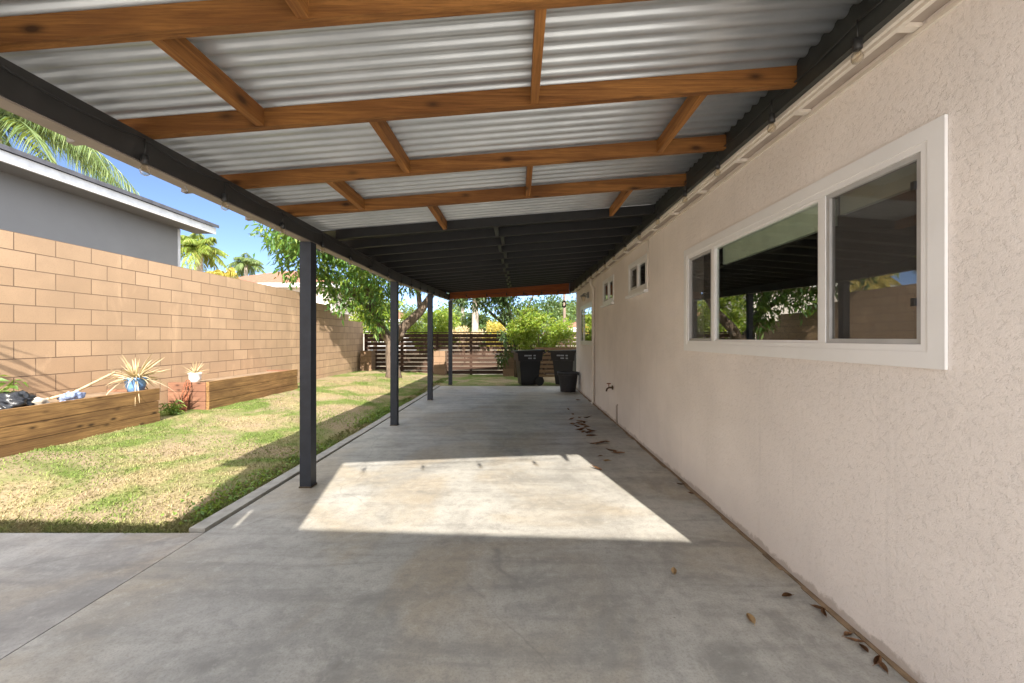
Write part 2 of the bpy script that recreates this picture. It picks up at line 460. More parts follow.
def panel_holes(bm, axis, c0, c1, a_rng, z_rng, holes):
    """slab between c0 and c1 on `axis`, spanning a_rng (other horizontal axis) and z_rng, without the hole rectangles"""
    A = sorted(set([a_rng[0], a_rng[1]] + [h[0] for h in holes] + [h[1] for h in holes]))
    Z = sorted(set([z_rng[0], z_rng[1]] + [h[2] for h in holes] + [h[3] for h in holes]))
    A = [a for a in A if a_rng[0] <= a <= a_rng[1]]; Z = [z for z in Z if z_rng[0] <= z <= z_rng[1]]
    def solid(i, j):
        if i < 0 or j < 0 or i >= len(A) - 1 or j >= len(Z) - 1: return False
        a = (A[i] + A[i + 1]) / 2; z = (Z[j] + Z[j + 1]) / 2
        return not any(h[0] < a < h[1] and h[2] < z < h[3] for h in holes)
    cache = {}
    def v(c, a, z):
        k = (c, a, z)
        if k not in cache: cache[k] = bm.verts.new((c, a, z) if axis == 'x' else (a, c, z))
        return cache[k]
    for i in range(len(A) - 1):
        for j in range(len(Z) - 1):
            if not solid(i, j): continue
            a0, a1, z0, z1 = A[i], A[i + 1], Z[j], Z[j + 1]
            for c in (c0, c1): bm.faces.new([v(c, a0, z0), v(c, a1, z0), v(c, a1, z1), v(c, a0, z1)])
            if not solid(i - 1, j): bm.faces.new([v(c0, a0, z0), v(c1, a0, z0), v(c1, a0, z1), v(c0, a0, z1)])
            if not solid(i + 1, j): bm.faces.new([v(c0, a1, z0), v(c1, a1, z0), v(c1, a1, z1), v(c0, a1, z1)])
            if not solid(i, j - 1): bm.faces.new([v(c0, a0, z0), v(c1, a0, z0), v(c1, a1, z0), v(c0, a1, z0)])
            if not solid(i, j + 1): bm.faces.new([v(c0, a0, z1), v(c1, a0, z1), v(c1, a1, z1), v(c0, a1, z1)])

def frame_rect(bm, x0, x1, y0, y1, z0, z1, w):
    """picture-frame of four boards in the yz plane between x0 and x1"""
    panel_holes(bm, 'x', x0, x1, (y0, y1), (z0, z1), [(y0 + w, y1 - w, z0 + w, z1 - w)])

# ------------------------------------------------------------------ leaves (numpy)
def unit(v): return v / np.maximum(np.linalg.norm(v, axis=1, keepdims=True), 1e-9)
def leaves(cent, dirs, L, W, fold=.25, curl=.0):
    """folded pointed leaves: six vertices, two quads each"""
    n = len(cent); d = unit(dirs)
    ref = unit(rng.normal(size=(n, 3))); s = unit(np.cross(d, ref)); u = np.cross(s, d)
    L = np.broadcast_to(np.asarray(L, float), (n,))[:, None]; W = np.broadcast_to(np.asarray(W, float), (n,))[:, None]
    b = cent; mid = cent + d * L * .5 - np.array([0, 0, 1.]) * curl * L * .25; tip = cent + d * L - np.array([0, 0, 1.]) * curl * L
    l = cent + d * L * .42 + s * W * .5 + u * W * fold; r = cent + d * L * .42 - s * W * .5 + u * W * fold
    l2 = cent + d * L * .72 + s * W * .36 + u * W * fold * .7 - np.array([0, 0, 1.]) * curl * L * .5
    V = np.stack([b, l, tip, mid, r], 1).reshape(-1, 3)
    i = np.arange(n)[:, None] * 5
    Fc = np.concatenate([i + np.array([[0, 3, 2, 1]]), i + np.array([[0, 4, 2, 3]])], 0)
    return V, Fc

def crown_points(blobs, n):
    """points spread near the surface and inside of a set of ellipsoid clumps"""
    vol = np.array([b[3] * b[4] * b[5] for b in blobs]) ** .8; vol /= vol.sum()
    which = rng.choice(len(blobs), n, p=vol)
    B = np.array(blobs)[which]
    q = unit(rng.normal(size=(n, 3))); rr = rng.uniform(.12, 1, n) ** .45
    rr *= 1 + .18 * rng.normal(size=n)
    return B[:, :3] + q * rr[:, None] * B[:, 3:6], q

def blobs_for(c, rad, n, size):
    out = []
    for _ in range(n):
        q = rng.normal(size=3); q /= np.linalg.norm(q); k = rng.uniform(.35, 1) ** .6
        p = np.array(c) + q * k * np.array(rad); s = size * rng.uniform(.6, 1.3)
        out.append((*p, s, s, s * .75))
    return out

def tree(name, label, cat, base, trunk_paths, blobs, n, L, W, m, droop=.3, bark_m='bark', group=None, twigs=0):
    t = thing(name, label, cat, base, group)
    bm = BM()
    for pts, rs in trunk_paths: tube(bm, pts, rs, 9)
    o = obj('trunk', bm, bark_m, t, smooth=True)
    P, q = crown_points(blobs, n)
    D = q * .5 + rng.normal(size=(n, 3)) * .55; D[:, 2] -= droop
    V, Fc = leaves(P, D, L * rng.uniform(.65, 1.3, n), W * rng.uniform(.7, 1.25, n), .25, droop * .3)
    npmesh('crown', V, Fc, m, t)
    return t

def palm(name, label, base, h, nf, fl, m, lean=(0, 0), trunk_r=.16, droop=1.0, group=None, lw=.035, leaflet=.5, nl=46):
    t = thing(name, label, 'palm tree', base, group)
    b = Vector(base); top = b + Vector((lean[0], lean[1], h))
    bm = BM()
    k = 12
    tube(bm, [b + (top - b) * (i / k) + Vector((lean[0], lean[1], 0)) * .3 * ((i / k) ** 2 - i / k) for i in range(k + 1)],
         [trunk_r * (1.25 - .35 * i / k + (.03 if i % 2 else 0)) for i in range(k + 1)], 10)
    obj('trunk', bm, 'palm_bark', t, smooth=True)
    VV, FF, off = [], [], 0
    for f in range(nf):
        az = f * 2.399 + random.uniform(-.2, .2); el = R(random.uniform(-20, 75)); ln = fl * random.uniform(.8, 1.1)
        d0 = np.array([math.cos(az) * math.cos(el), math.sin(az) * math.cos(el), math.sin(el)])
        s = np.linspace(0, 1, nl)
        ctr = np.array(top)[None] + d0[None] * (s * ln)[:, None]
        ctr[:, 2] -= droop * ln * .75 * s ** 2.0 * (0.6 + .4 * math.cos(el))
        tang = unit(np.gradient(ctr, axis=0))
        side = unit(np.cross(tang, np.array([[0, 0, 1.]])))
        for sg in (-1, 1):
            ll = leaflet * np.sin(np.pi * (s * .86 + .1)) + .05
            D = side * sg * .8 + tang * .55; D[:, 2] -= .35 + .5 * droop * s
            D += rng.normal(size=D.shape) * .12
            V, Fc = leaves(ctr, D, ll, lw, .1, .35 * droop)
            VV.append(V); FF.append(Fc + off); off += len(V)
        # the rib itself
        w = .012 + .02 * (1 - s)
        V = np.concatenate([ctr + side * w[:, None], ctr - side * w[:, None]]); n_ = nl
        i = np.arange(n_ - 1)
        VV.append(V); FF.append(np.stack([i, i + 1, i + 1 + n_, i + n_], 1) + off); off += len(V)
    npmesh('crown', np.concatenate(VV), np.concatenate(FF), m, t)
    return t

# ================================================================== SETTING
def grid_sheet(name, x0, x1, y0, y1, st, hfun, m):
    nx = int((x1 - x0) / st) + 1; ny = int((y1 - y0) / st) + 1
    X, Y = np.meshgrid(np.linspace(x0, x1, nx), np.linspace(y0, y1, ny)); Z = hfun(X, Y)
    V = np.stack([X.ravel(), Y.ravel(), Z.ravel()], 1)
    i, j = np.meshgrid(np.arange(nx - 1), np.arange(ny - 1)); a = (j * nx + i).ravel()
    Fc = np.stack([a, a + 1, a + 1 + nx, a + nx], 1)
    return npmesh(name, V, Fc, m, None, (0, 0, 0), True)

bm = BM(); s = 900
vs = [bm.verts.new(p) for p in ((-s, -s, -.16), (s, -s, -.16), (s, s, -.16), (-s, s, -.16))]; bm.faces.new(vs)
tag(obj('ground', bm, 'ground'), kind='structure')

def lawn_h(X, Y):
    t = np.clip((-X - 2.2) / 2.7, 0, 1)
    e = np.clip((Y - 2.69) / .9, 0, 1); t = t * e * e * (3 - 2 * e)
    return -.03 + .185 * t + .008 * np.sin(X * 5.1 + Y * 2.3) * np.sin(Y * 3.7 - X) + .006 * np.sin(X * 17 + Y * 13)
tag(grid_sheet('lawn', -5.62, 8.2, 2.69, 14.6, .08, lawn_h, 'lawn'), kind='structure')

bm = BM(); box(bm, -2.09, 1.498, -.62, 10.85, -.15, 0)
tag(obj('patio_slab', bm, 'concrete', bevel=.006), kind='structure')
bm = BM(); box(bm, 1.505, 12, -.62, .79, -.15, -.006)
tag(obj('side_path', bm, 'concrete_side', bevel=.006), kind='structure')
bm = BM(); box(bm, -5.6, 12, -10, -.635, -.15, -.006)
tag(obj('bounce_ground', bm, 'bounce_white', bevel=.006), kind='structure')  # unseen ground behind the viewer, whitened as a reflector for the patio
bm = BM(); box(bm, -5.6, -2.105, -.62, 2.68, -.15, -.006)
tag(obj('side_path', bm, 'concrete_side', bevel=.006), kind='structure')
bm = BM()
y = 2.70
while y < 10.8:
    L = random.uniform(1.1, 2.2); y2 = min(y + L, 10.85)
    o_ = random.uniform(-.01, .01)
    box(bm, -2.215 + o_, -2.112 + o_ * .3, y, y2 - .012, -.15, .012 + random.uniform(-.006, .008)); y = y2
tag(obj('mow_strip', bm, 'mow_strip', bevel=.006), kind='structure')
# damp leaf dirt caught in the joint at the foot of the wall
bm = BM()
for i in range(60):
    y0 = .8 + i * .16; w = random.uniform(.012, .035)
    box(bm, 1.494 - w, 1.4985, y0, y0 + .16, .0005, .004 + random.uniform(0, .006))
tag(obj('joint_dirt', bm, 'bare_soil'), kind='structure')

# grass ------------------------------------------------------------------
def grass():
    n = 90000
    u = rng.uniform(0, 1, n) ** 1.5
    y = 2.70 + u * 10.5; x = rng.uniform(-4.93, -2.22, n)
    # clumped density
    dens = .5 + .5 * np.sin(x * 3.1 + 1.3 * np.sin(y * 1.7)) * np.sin(y * 2.3 + 1.1 * np.sin(x * 2.1))
    edge = (x > -2.45) | (y < 2.85)
    keep = (rng.uniform(0, 1, n) < .12 + .7 * dens) | edge
    x, y = x[keep], y[keep]; edge = edge[keep]; n = len(x)
    z = lawn_h(x, y) - .003
    h = rng.uniform(.008, .024, n) * np.where(edge, 1.9, 1)
    az = rng.uniform(0, 6.283, n); w = rng.uniform(.0022, .0045, n)
    ln = rng.uniform(.3, 1.3, n) * h
    b = np.stack([x, y, z], 1)
    s = np.stack([np.cos(az), np.sin(az), 0 * az], 1); t = np.stack([-np.sin(az), np.cos(az), 0 * az], 1)
    tip = b + t * ln[:, None] + np.array([0, 0, 1.]) * h[:, None]
    mid = b + t * (ln * .35)[:, None] + np.array([0, 0, .62]) * h[:, None]
    V = np.stack([b - s * w[:, None], b + s * w[:, None], mid + s * (w * .7)[:, None], tip, mid - s * (w * .7)[:, None]], 1).reshape(-1, 3)
    i = np.arange(n)[:, None] * 5
    Fc = i + np.array([[0, 1, 2, 3, 4]])
    o = npmesh('grass', V, Fc, 'grass')
    tag(o, 'dry mown grass with green tufts', 'grass', kind='stuff')
grass()
def weeds():
    n = 2600
    y = 2.75 + rng.uniform(0, 1, n) ** 1.2 * 6; x = -2.26 - np.abs(rng.normal(0, .13, n))
    k = np.sin(y * 4.3) + np.sin(y * 1.9 + 1) + rng.normal(0, .4, n) > .1
    x, y = x[k], y[k]; n = len(x)
    P = np.stack([x, y, lawn_h(x, y) + rng.uniform(0, .05, n)], 1)
    D = rng.normal(size=(n, 3)); D[:, 2] = np.abs(D[:, 2]) * .6
    V, Fc = leaves(P, D, rng.uniform(.02, .05, n), rng.uniform(.012, .025, n))
    tag(npmesh('weeds', V, Fc, 'leaf_weed'), 'low broad leaved weeds along the concrete edge', 'weeds', kind='stuff')
weeds()

# ================================================================== HOUSE
HX = 1.5
house = thing('house', 'beige stucco house with white framed windows along the right side of the patio', 'house', (HX, 5.5, 0))
WIN = [(1.452, 3.53, 1.247, 2.022), (4.66, 5.36, 1.90, 2.245), (6.28, 7.0, 1.90, 2.26), (8.02, 9.50, 1.20, 1.99)]
HY0, HY1 = .80, 10.30
bm = BM(); panel_holes(bm, 'x', HX, HX + .14, (HY0, HY1), (-.1, 2.60), WIN)
obj('wall', bm, 'stucco', house)
bm = BM()
box(bm, HX + .143, 9.0, HY1 - .14, HY1, -.1, 2.60); box(bm, HX + .143, 9.0, HY0, HY0 + .14, -.1, 2.60)
box(bm, 9.003, 9.14, HY0, HY1, -.1, 2.60)
obj('outer_wall', bm, 'siding', house)
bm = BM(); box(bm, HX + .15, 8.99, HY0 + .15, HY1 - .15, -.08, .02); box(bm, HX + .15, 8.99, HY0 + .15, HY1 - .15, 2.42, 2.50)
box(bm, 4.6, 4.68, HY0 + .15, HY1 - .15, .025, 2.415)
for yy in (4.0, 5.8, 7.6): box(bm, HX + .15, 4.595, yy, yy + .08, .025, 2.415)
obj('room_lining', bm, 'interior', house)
bm = BM()   # pitched roof
pr = [(1.43, 2.655), (5.3, 3.85), (9.5, 2.655)]
for y0, y1 in ((HY0 - .3, HY1 + .25),):
    lo = [[bm.verts.new((x, yy, z)) for x, z in pr] for yy in (y0, y1)]
    hi = [[bm.verts.new((x, yy, z + .09)) for x, z in pr] for yy in (y0, y1)]
    for k in range(2):
        bm.faces.new((lo[0][k], lo[0][k + 1], lo[1][k + 1], lo[1][k])); bm.faces.new((hi[0][k], hi[0][k + 1], hi[1][k + 1], hi[1][k]))
        for e in (0, 1): bm.faces.new((lo[e][k], lo[e][k + 1], hi[e][k + 1], hi[e][k]))
    for k in (0, 2): bm.faces.new((lo[0][k], lo[1][k], hi[1][k], hi[0][k]))
roof = obj('roof', bm, 'roof_dark', house)
# eave: frieze strip, vented soffit, rail, fascia
bm = BM(); box(bm, 1.486, 1.4985, HY0, HY1, 2.430, 2.446)
obj('frieze_trim', bm, 'white_trim', house, bevel=.003)
bm = BM(); box(bm, 1.40, 1.4985, HY0 - .05, HY1 + .1, 2.470, 2.50)
obj('soffit_vent', bm, 'screen_vent', house)
bm = BM(); box(bm, 1.408, 1.428, HY0 - .05, HY1 + .1, 2.452, 2.476)
yy = HY0 + .12
while yy < HY1:
    box(bm, 1.428, 1.4985, yy, yy + .03, 2.452, 2.4685); yy += .56
obj('soffit_rail', bm, 'white_trim', house, bevel=.003)
bm = BM(); box(bm, 1.386, 1.402, HY0 - .05, HY1 + .1, 2.462, 2.522)
obj('eave_fascia', bm, 'white_trim', house, bevel=.003)

def window(y0, y1, z0, z1, tw, mullions, blind=None, screens=(), lab=None):
    w = obj('window_trim', (lambda b: (frame_rect(b, HX - .013, HX - .0015, y0 - tw, y1 + tw, z0 - tw, z1 + tw, tw + .002), b)[1])(BM()), 'white_vinyl', house, bevel=.004)
    bm = BM(); frame_rect(bm, HX - .009, HX + .06, y0 + .001, y1 - .001, z0 + .001, z1 - .001, .028)
    obj('frame', bm, 'white_vinyl', w, bevel=.003)
    ys = [y0 + .03] + mullions + [y1 - .03]
    for q in mullions:
        bm = BM(); box(bm, HX - .006, HX + .03, q - .02, q + .02, z0 + .0295, z1 - .0295)
        obj('mullion', bm, 'white_vinyl', w, bevel=.003)
    for k in range(len(ys) - 1):
        a, b_ = ys[k] + (.02 if k else 0), ys[k + 1] - (.02 if k + 1 < len(ys) - 1 else 0)
        sc = k in screens
        bm = BM(); frame_rect(bm, HX - .002, HX + .025, a + .001, b_ - .001, z0 + .0295, z1 - .0295, (.02 if y1 - y0 > 1.6 else .03) if sc else .012)
        obj('sash', bm, 'sash_gray' if sc else 'white_vinyl', w, bevel=.002)
        bm = BM(); box(bm, HX + .010, HX + .014, a + .011, b_ - .011, z0 + .04, z1 - .04)
        obj('pane', bm, 'glass_screen' if sc else 'glass', w)
    if blind:
        for a, b_, zb in blind:
            bm = BM(); z = z1 - .03
            while z > zb:
                box(bm, HX + .062, HX + .09, a, b_, z - .0185, z - .0002); z -= .019
            obj('blind', bm, 'blind', w)
    return w
w = window(*WIN[0], .058, [1.965, 3.07], blind=[(1.50, 1.94, 1.90), (1.99, 3.05, 1.86)], screens=(0, 2))
for z in (1.42, 1.86):
    bm = BM(); box(bm, HX - .012, HX - .0025, 1.502, 1.517, z, z + .03); obj('latch', bm, 'cable', w)
for i in (1, 2):
    a, b_, c, d = WIN[i]
    window(a, b_, c, d, .035, [(a + b_) / 2], screens=(1,))
    bm = BM(); box(bm, HX - .05, HX - .003, a - .06, b_ + .06, c - .068, c - .038)
    obj('window_sill', bm, 'white_vinyl', house, bevel=.004)
window(*WIN[3], .05, [9.15], screens=(1,))

tag(house, 'beige stucco house with white framed windows along the right side of the patio', 'house')
# wall fittings
t = thing('hose_bib', 'small dark brass hose tap sticking out of the stucco wall', 'tap', (HX, 6.3, .5))
bm = BM(); tube(bm, [(1.499, 6.3, .52), (1.43, 6.3, .52), (1.40, 6.3, .50), (1.392, 6.3, .46)], .014)
lathe(bm, (1.486, 6.3, .52), [(.001, -.03), (.03, -.03), (.03, .03), (.001, .03)], 12, .3, 1)
obj('spout', bm, 'brass', t, smooth=True)
bm = BM(); tube(bm, [(1.43, 6.3, .53), (1.43, 6.3, .575)], .006); lathe(bm, (1.43, 6.3, .575), [(.005, 0), (.034, .002), (.034, .012), (.005, .014)], 12)
obj('handle', bm, 'rust', t)
bm = BM(); tube(bm, [(1.484, 6.02, .005), (1.484, 6.02, .28), (1.5, 6.02, .30)], .011)
tag(obj('drain_pipe', bm, 'screen_vent', None, (1.484, 6.02, 0), True), 'short thin drain pipe rising from the slab against the wall below the hose tap', 'pipe')
bm = BM(); tube(bm, [(1.487, 4.58, 1.88), (1.487, 4.58, 2.43)], .009)
tag(obj('conduit', bm, 'white_trim', None, (1.487, 4.58, 1.88), True), 'thin painted conduit running down from the eave beside the nearer small window', 'conduit')
bm = BM(); tube(bm, [(1.41, 7.75, 2.44), (1.41, 7.75, 2.36), (1.43, 7.76, 2.31), (1.462, 7.78, 2.27), (1.466, 7.79, 2.2), (1.466, 7.79, .06), (1.42, 7.79, .03)], .03, 10)
tag(obj('downspout', bm, 'white_trim', None, (1.466, 7.79, 0), True), 'painted round downspout curving from the eave down the far end of the stucco wall', 'downspout')
t = thing('wall_lantern', 'small grey wall lantern above the far window', 'lamp', (HX, 8.5, 2.10))
bm = BM(); box(bm, 1.47, 1.4985, 8.44, 8.56, 2.15, 2.27); tube(bm, [(1.47, 8.5, 2.22), (1.41, 8.5, 2.25), (1.39, 8.5, 2.23)], .01)
obj('bracket', bm, 'grey_metal', t)
bm = BM(); lathe(bm, (1.39, 8.5, 2.08), [(.03, 0), (.055, .1)], 8)
obj('lamp_glass', bm, 'bulb', t)
bm = BM(); lathe(bm, (1.39, 8.5, 2.18), [(.075, .001), (.07, .012), (.02, .05), (.005, .07)], 8)
obj('cap', bm, 'grey_metal', t)

# ================================================================== PATIO COVER
SL = .08
def rz(x): return 2.281 + SL * (x + 1.8)          # underside of the rafters
cover = thing('patio_cover', 'long lean-to patio cover on dark posts with orange rafters, corrugated metal and a black deck', 'patio cover', (-1.9, 5.5, 0))
RX0, RX1 = -2.19, 1.352
def rafter(y, m, h=.089, th=.038, x0=RX0, x1=RX1, dz=0):
    bm = BM()
    j = random.uniform(-.004, .004)
    prism8(bm, [(x, yy, rz(x) + dz + k * h) for x, yy, k in [(x_, y_ + (j if x_ == x1 else 0), k_) for x_ in (x0, x1) for y_ in (y, y + th) for k_ in (0, 1)]])
    return obj('rafter', bm, m, cover, bevel=.004)
light = [.73, 1.34, 1.94, 2.60, 3.21]
dark = [3.95 + .406 * k for k in range(16)]
def lift(y): return max(0, (y - 6) * .038)
for y in light:
    rafter(y, 'rafter_x', x0=-2.0)
    bm = BM()
    prism8(bm, [(x, yy, rz(x) + k * .089) for x in (RX0, -2.002) for yy in (y, y + .038) for k in (0, 1)])
    obj('rafter_tail', bm, 'tail_paint', cover, bevel=.004)
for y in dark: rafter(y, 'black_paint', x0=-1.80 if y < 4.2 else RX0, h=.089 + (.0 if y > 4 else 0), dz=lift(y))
odd, even = (-1.25, .08), (-.72, .92)
edges = light + [3.95]
def blocking(x, y0, y1, m, dz=0):
    bm = BM()
    prism8(bm, [(xx, yy, rz(xx) + dz + k * .089 + (.004 if not k else -.004)) for xx in (x - .019, x + .019) for yy in (y0 + .0385, y1 - .0005) for k in (0, 1)])
    return obj('blocking', bm, m, cover, bevel=.003)
for k in range(5):
    for x in (even if k % 2 == 0 else odd): blocking(x, edges[k], edges[k + 1], 'rafter_y')
for k in range(15):
    b_ = blocking(-.2 + (.025 if k % 2 else -.025), dark[k], dark[k + 1], 'ledger_paint', lift(dark[k]))
# corrugated sheet
def sheet(y0, y1, lap):
    pitch, amp = .076, .0105
    ys = np.arange(y0, y1 + 1e-6, pitch / 16); xs = np.linspace(-2.205, 1.362, 5)
    X, Y = np.meshgrid(xs, ys)
    ph = np.sin(2 * np.pi * Y / pitch); prof = np.sign(ph) * np.abs(ph) ** .5
    Z = 2.281 + SL * (X + 1.8) + .089 + amp + .0005 + amp * prof + lap * np.clip((Y - y0) / .5, 0, 1)[:, :] * 0 + lap
    nx, ny = len(xs), len(ys)
    top = np.stack([X, Y, Z + .0009], 2).reshape(-1, 3); lowv = np.stack([X, Y, Z], 2).reshape(-1, 3)
    i, j = np.meshgrid(np.arange(nx - 1), np.arange(ny - 1)); a = (j * nx + i).ravel()
    f = np.stack([a, a + 1, a + 1 + nx, a + nx], 1); n = nx * ny
    Fc = [f[:, ::-1], f + n]
    e = np.arange(ny - 1) * nx
    for c in (0, nx - 1): Fc.append(np.stack([e + c, e + c + nx, e + c + nx + n, e + c + n], 1))
    e = np.arange(nx - 1)
    for c in (0, (ny - 1) * nx): Fc.append(np.stack([e + c, e + c + 1, e + c + 1 + n, e + c + n], 1))
    return npmesh('corrugated_sheet', np.concatenate([lowv, top]), np.concatenate(Fc), 'galv', cover, smooth=True)
p_ = .076
for k, (a_, b_) in enumerate(((.49, 1.30), (1.245, 1.96), (1.90, 2.64), (2.58, 3.28), (3.22, 3.99))):
    sheet(a_, b_, .0022 * (k % 2))
bm = BM()
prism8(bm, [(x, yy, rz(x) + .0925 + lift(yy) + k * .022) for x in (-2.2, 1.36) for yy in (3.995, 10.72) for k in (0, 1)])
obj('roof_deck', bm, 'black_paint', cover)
# beam (spliced over the posts), posts, ledger, fascia
YS = [1.03, 3.47, 5.93, 8.36, 11.05]
def beamz(y): return 2.146 + max(0, (y - 6) * .038)
for k, (y0, y1) in enumerate(((.50, 3.515), (3.518, 5.975), (5.978, 8.405), (8.408, 11.10))):
    bm = BM()
    prism8(bm, [(x, yy, (beamz(yy)) + kk * .134) for x in (-1.885, -1.80) for yy in (y0, y1) for kk in (0, 1)])
    bb = obj('beam', bm, 'beam_paint', cover, bevel=.005)
    bm = BM()
    prism8(bm, [(x, yy, (beamz(yy)) - .008 + kk * .0068) for x in (-1.884, -1.803) for yy in (y0, y1) for kk in (0, 1)])
    obj('trim', bm, 'tail_paint', bb, bevel=.003)
for k, y in enumerate(YS):
    xo = -1.89 if k < 4 else -1.92
    bm = BM(); box(bm, xo - .003, xo + .093, y - .002, y + .094, .0005, beamz(y) - .010)
    p = obj('post', bm, 'post_paint', cover, bevel=.004)
    bm = BM(); box(bm, xo - .009, xo + .099, y - .008, y + .100, .0002, .012)
    obj('post_base', bm, 'bronze', p, bevel=.002)
bm = BM(); prism8(bm, [(x, yy, 2.70 + lift(yy) if k else 2.478) for x in (1.352, 1.382) for yy in (6.003, 10.72) for k in (0, 1)])
obj('ledger_board', bm, 'ledger_paint', cover, bevel=.004)
bm = BM(); box(bm, 1.352, 1.382, .5, 6.0, 2.478, 2.70)
obj('ledger_board', bm, 'ledger_paint', cover, bevel=.004)
bm = BM()
prism8(bm, [(x, yy, 2.325 + (x + 1.79) * .042 + k * .30) for x in (-1.795, 1.345) for yy in (10.50, 10.54) for k in (0, 1)])
obj('fascia_board', bm, 'fascia_red', cover, bevel=.004)

# hooks in the beam
for i, (px, py, lb) in enumerate(((187, 192, 'small open steel hook screwed under the beam, nearest the camera'), (276, 234, 'small open steel hook under the beam just before the first post'))):
    d = F * 1.83 / (VX - px); bm = BM(); z = 2.146
    tube(bm, [(-1.84, d, z)] + [(-1.84, d + .016 * math.sin(a), z - .030 - .016 * math.cos(a) + .0) for a in np.linspace(R(180), R(-60), 9)], .0028, 6)
    tag(obj('hook', bm, 'galv_hook', None, (-1.84, d, z), True), lb, 'hook', 'hooks under the patio beam')

# string lights -------------------------------------------------------------
def bulb_proto():
    bm = BM(); lathe(bm, (0, 0, 0), [(.008, .0), (.016, -.004), (.017, -.045), (.013, -.048)], 10)
    me1 = bpy.data.meshes.new('socket'); bm.to_mesh(me1); bm.free(); me1.materials.append(M['cable'])
    bm = BM(); lathe(bm, (0, 0, 0), [(.010, -.046), (.012, -.052), (.018, -.066), (.021, -.08), (.017, -.094), (.006, -.101)], 14)
    me2 = bpy.data.meshes.new('bulb'); bm.to_mesh(me2); bm.free(); me2.materials.append(M['bulb'])
    for me in (me1, me2): me.polygons.foreach_set('use_smooth', [True] * len(me.polygons))
    return me1, me2
SOCK, BULB = bulb_proto()
def string_light(label, pts, bulbs, sag, loc, drop=.06, group='string lights under the patio cover'):
    t = thing('string_light', label, 'string light', loc, group)
    bm = BM(); P = []
    for a, b_ in zip(pts[:-1], pts[1:]):
        a, b_ = Vector(a), Vector(b_)
        for k in range(6):
            s_ = k / 6; P.append(a.lerp(b_, s_) - Vector((0, 0, sag * 4 * s_ * (1 - s_))))
    P.append(Vector(pts[-1]))
    tube(bm, P, .0045, 6)
    for b_ in bulbs: tube(bm, [(b_[0], b_[1], b_[2] + drop), (b_[0], b_[1], b_[2] - .002)], .0035, 6)
    obj('cable', bm, 'cable', t, smooth=True)
    for b_ in bulbs:
        o = bpy.data.objects.new('socket', SOCK); COL.objects.link(o); o.parent = t; o.location = Vector(b_) - Vector(loc)
        g = bpy.data.objects.new('bulb', BULB); COL.objects.link(g); g.parent = o
    return t
ys = [1.30, 1.91, 2.43, 3.03, 3.65, 4.26, 4.84, 5.5, 6.1, 6.7, 7.3, 7.9, 8.5, 9.1, 9.7, 10.3]
lb = [(-1.781, y, beamz(y) + .03) for y in ys]
string_light('string of clear bulbs hung along the inner side of the dark beam on the left',
             [(-1.783, y, beamz(y) + .105) for y in [.75] + ys + [10.8]], lb, .025, (-1.78, 5.5, 2.2), .075)
ys = [1.02, 1.57, 2.10, 2.67, 3.19, 3.81] + [3.81 + .58 * k for k in range(1, 12)]
string_light('string of clear bulbs on black cable hung along the ledger above the stucco wall',
             [(1.342, y, 2.552) for y in [.65] + ys + [10.4]], [(1.352 - .020, y, 2.478) for y in ys], .014, (1.34, 5.5, 2.4), .072)
def fz(x): return 2.325 + (x + 1.79) * .042
fx = [-1.35, -.82, -.3, .15, .62, 1.05]
string_light('string of clear bulbs pinned across the reddish end board of the patio cover',
             [(x, 10.485, fz(x) + .12) for x in [-1.7] + fx + [1.3]], [(x, 10.47, fz(x) + .085) for x in fx], .03, (0, 10.48, 2.4), .035)
fx = [-1.9 + .58 * k for k in range(6)]
string_light('string of clear bulbs hung under the front edge of the corrugated roof',
             [(x, .495, rz(x) + .02) for x in [-2.1] + fx + [1.3]], [(x, .495, rz(x) - .03) for x in fx], .01, (0, .5, 2.3), .05)
bm = BM()
P = []
for k in range(70):
    a = k * .5; P.append((1.22 + .05 * math.sin(a) + .01 * math.sin(k * 1.7), 10.62 + .02 * math.cos(k * .9), 2.22 - .0006 * k + .075 * math.cos(a)))
tube(bm, [(1.22, 10.62, 2.40)] + P, .008, 6)
tag(obj('cable_coil', bm, 'cable', None, (1.22, 10.62, 2.2), True), 'coil of spare black cable hanging at the far right corner of the patio cover', 'cable')

# unseen blockers added behind the viewer to shape the sun patch: panel and canopy
t = thing('shadow_panel', 'tall dark panel added unseen behind the viewer to cast a shadow strip', 'screen', (-1.27, -.27, 0))
bm = BM(); panel_holes(bm, 'y', -.29, -.25, (-1.725, -.825), (.0005, 2.95), [(-1.282, -1.252, 1.98, 2.20)])
obj('panel', bm, 'beam_paint', t)
for x in (-1.70, -.85):
    bm = BM(); box(bm, x - .04, x + .04, -.372, -.292, .0005, 2.95); obj('post', bm, 'beam_paint', t, bevel=.004)

# ---- added canopy, unseen, cuts the near edge of the sun patch
t = thing('sun_block_canopy', 'low flat white canopy added unseen behind the viewer to block the sun', 'canopy', (0, -1.8, 0))
mt = Matrix.Translation((0, -1.07, 0)) @ Matrix.Rotation(R(-3.6), 4, 'Z')
bm = BM(); box(bm, -6.5, 6.0, -2.1, 0, 2.42, 2.50, mt); obj('roof_panel', bm, 'white_vinyl', t)
for x in (-6.2, -2.6, 1.8, 5.6):
    bm = BM(); box(bm, x - .05, x + .05, -1.95, -1.85, -.15, 2.418, mt); obj('post', bm, 'white_vinyl', t)

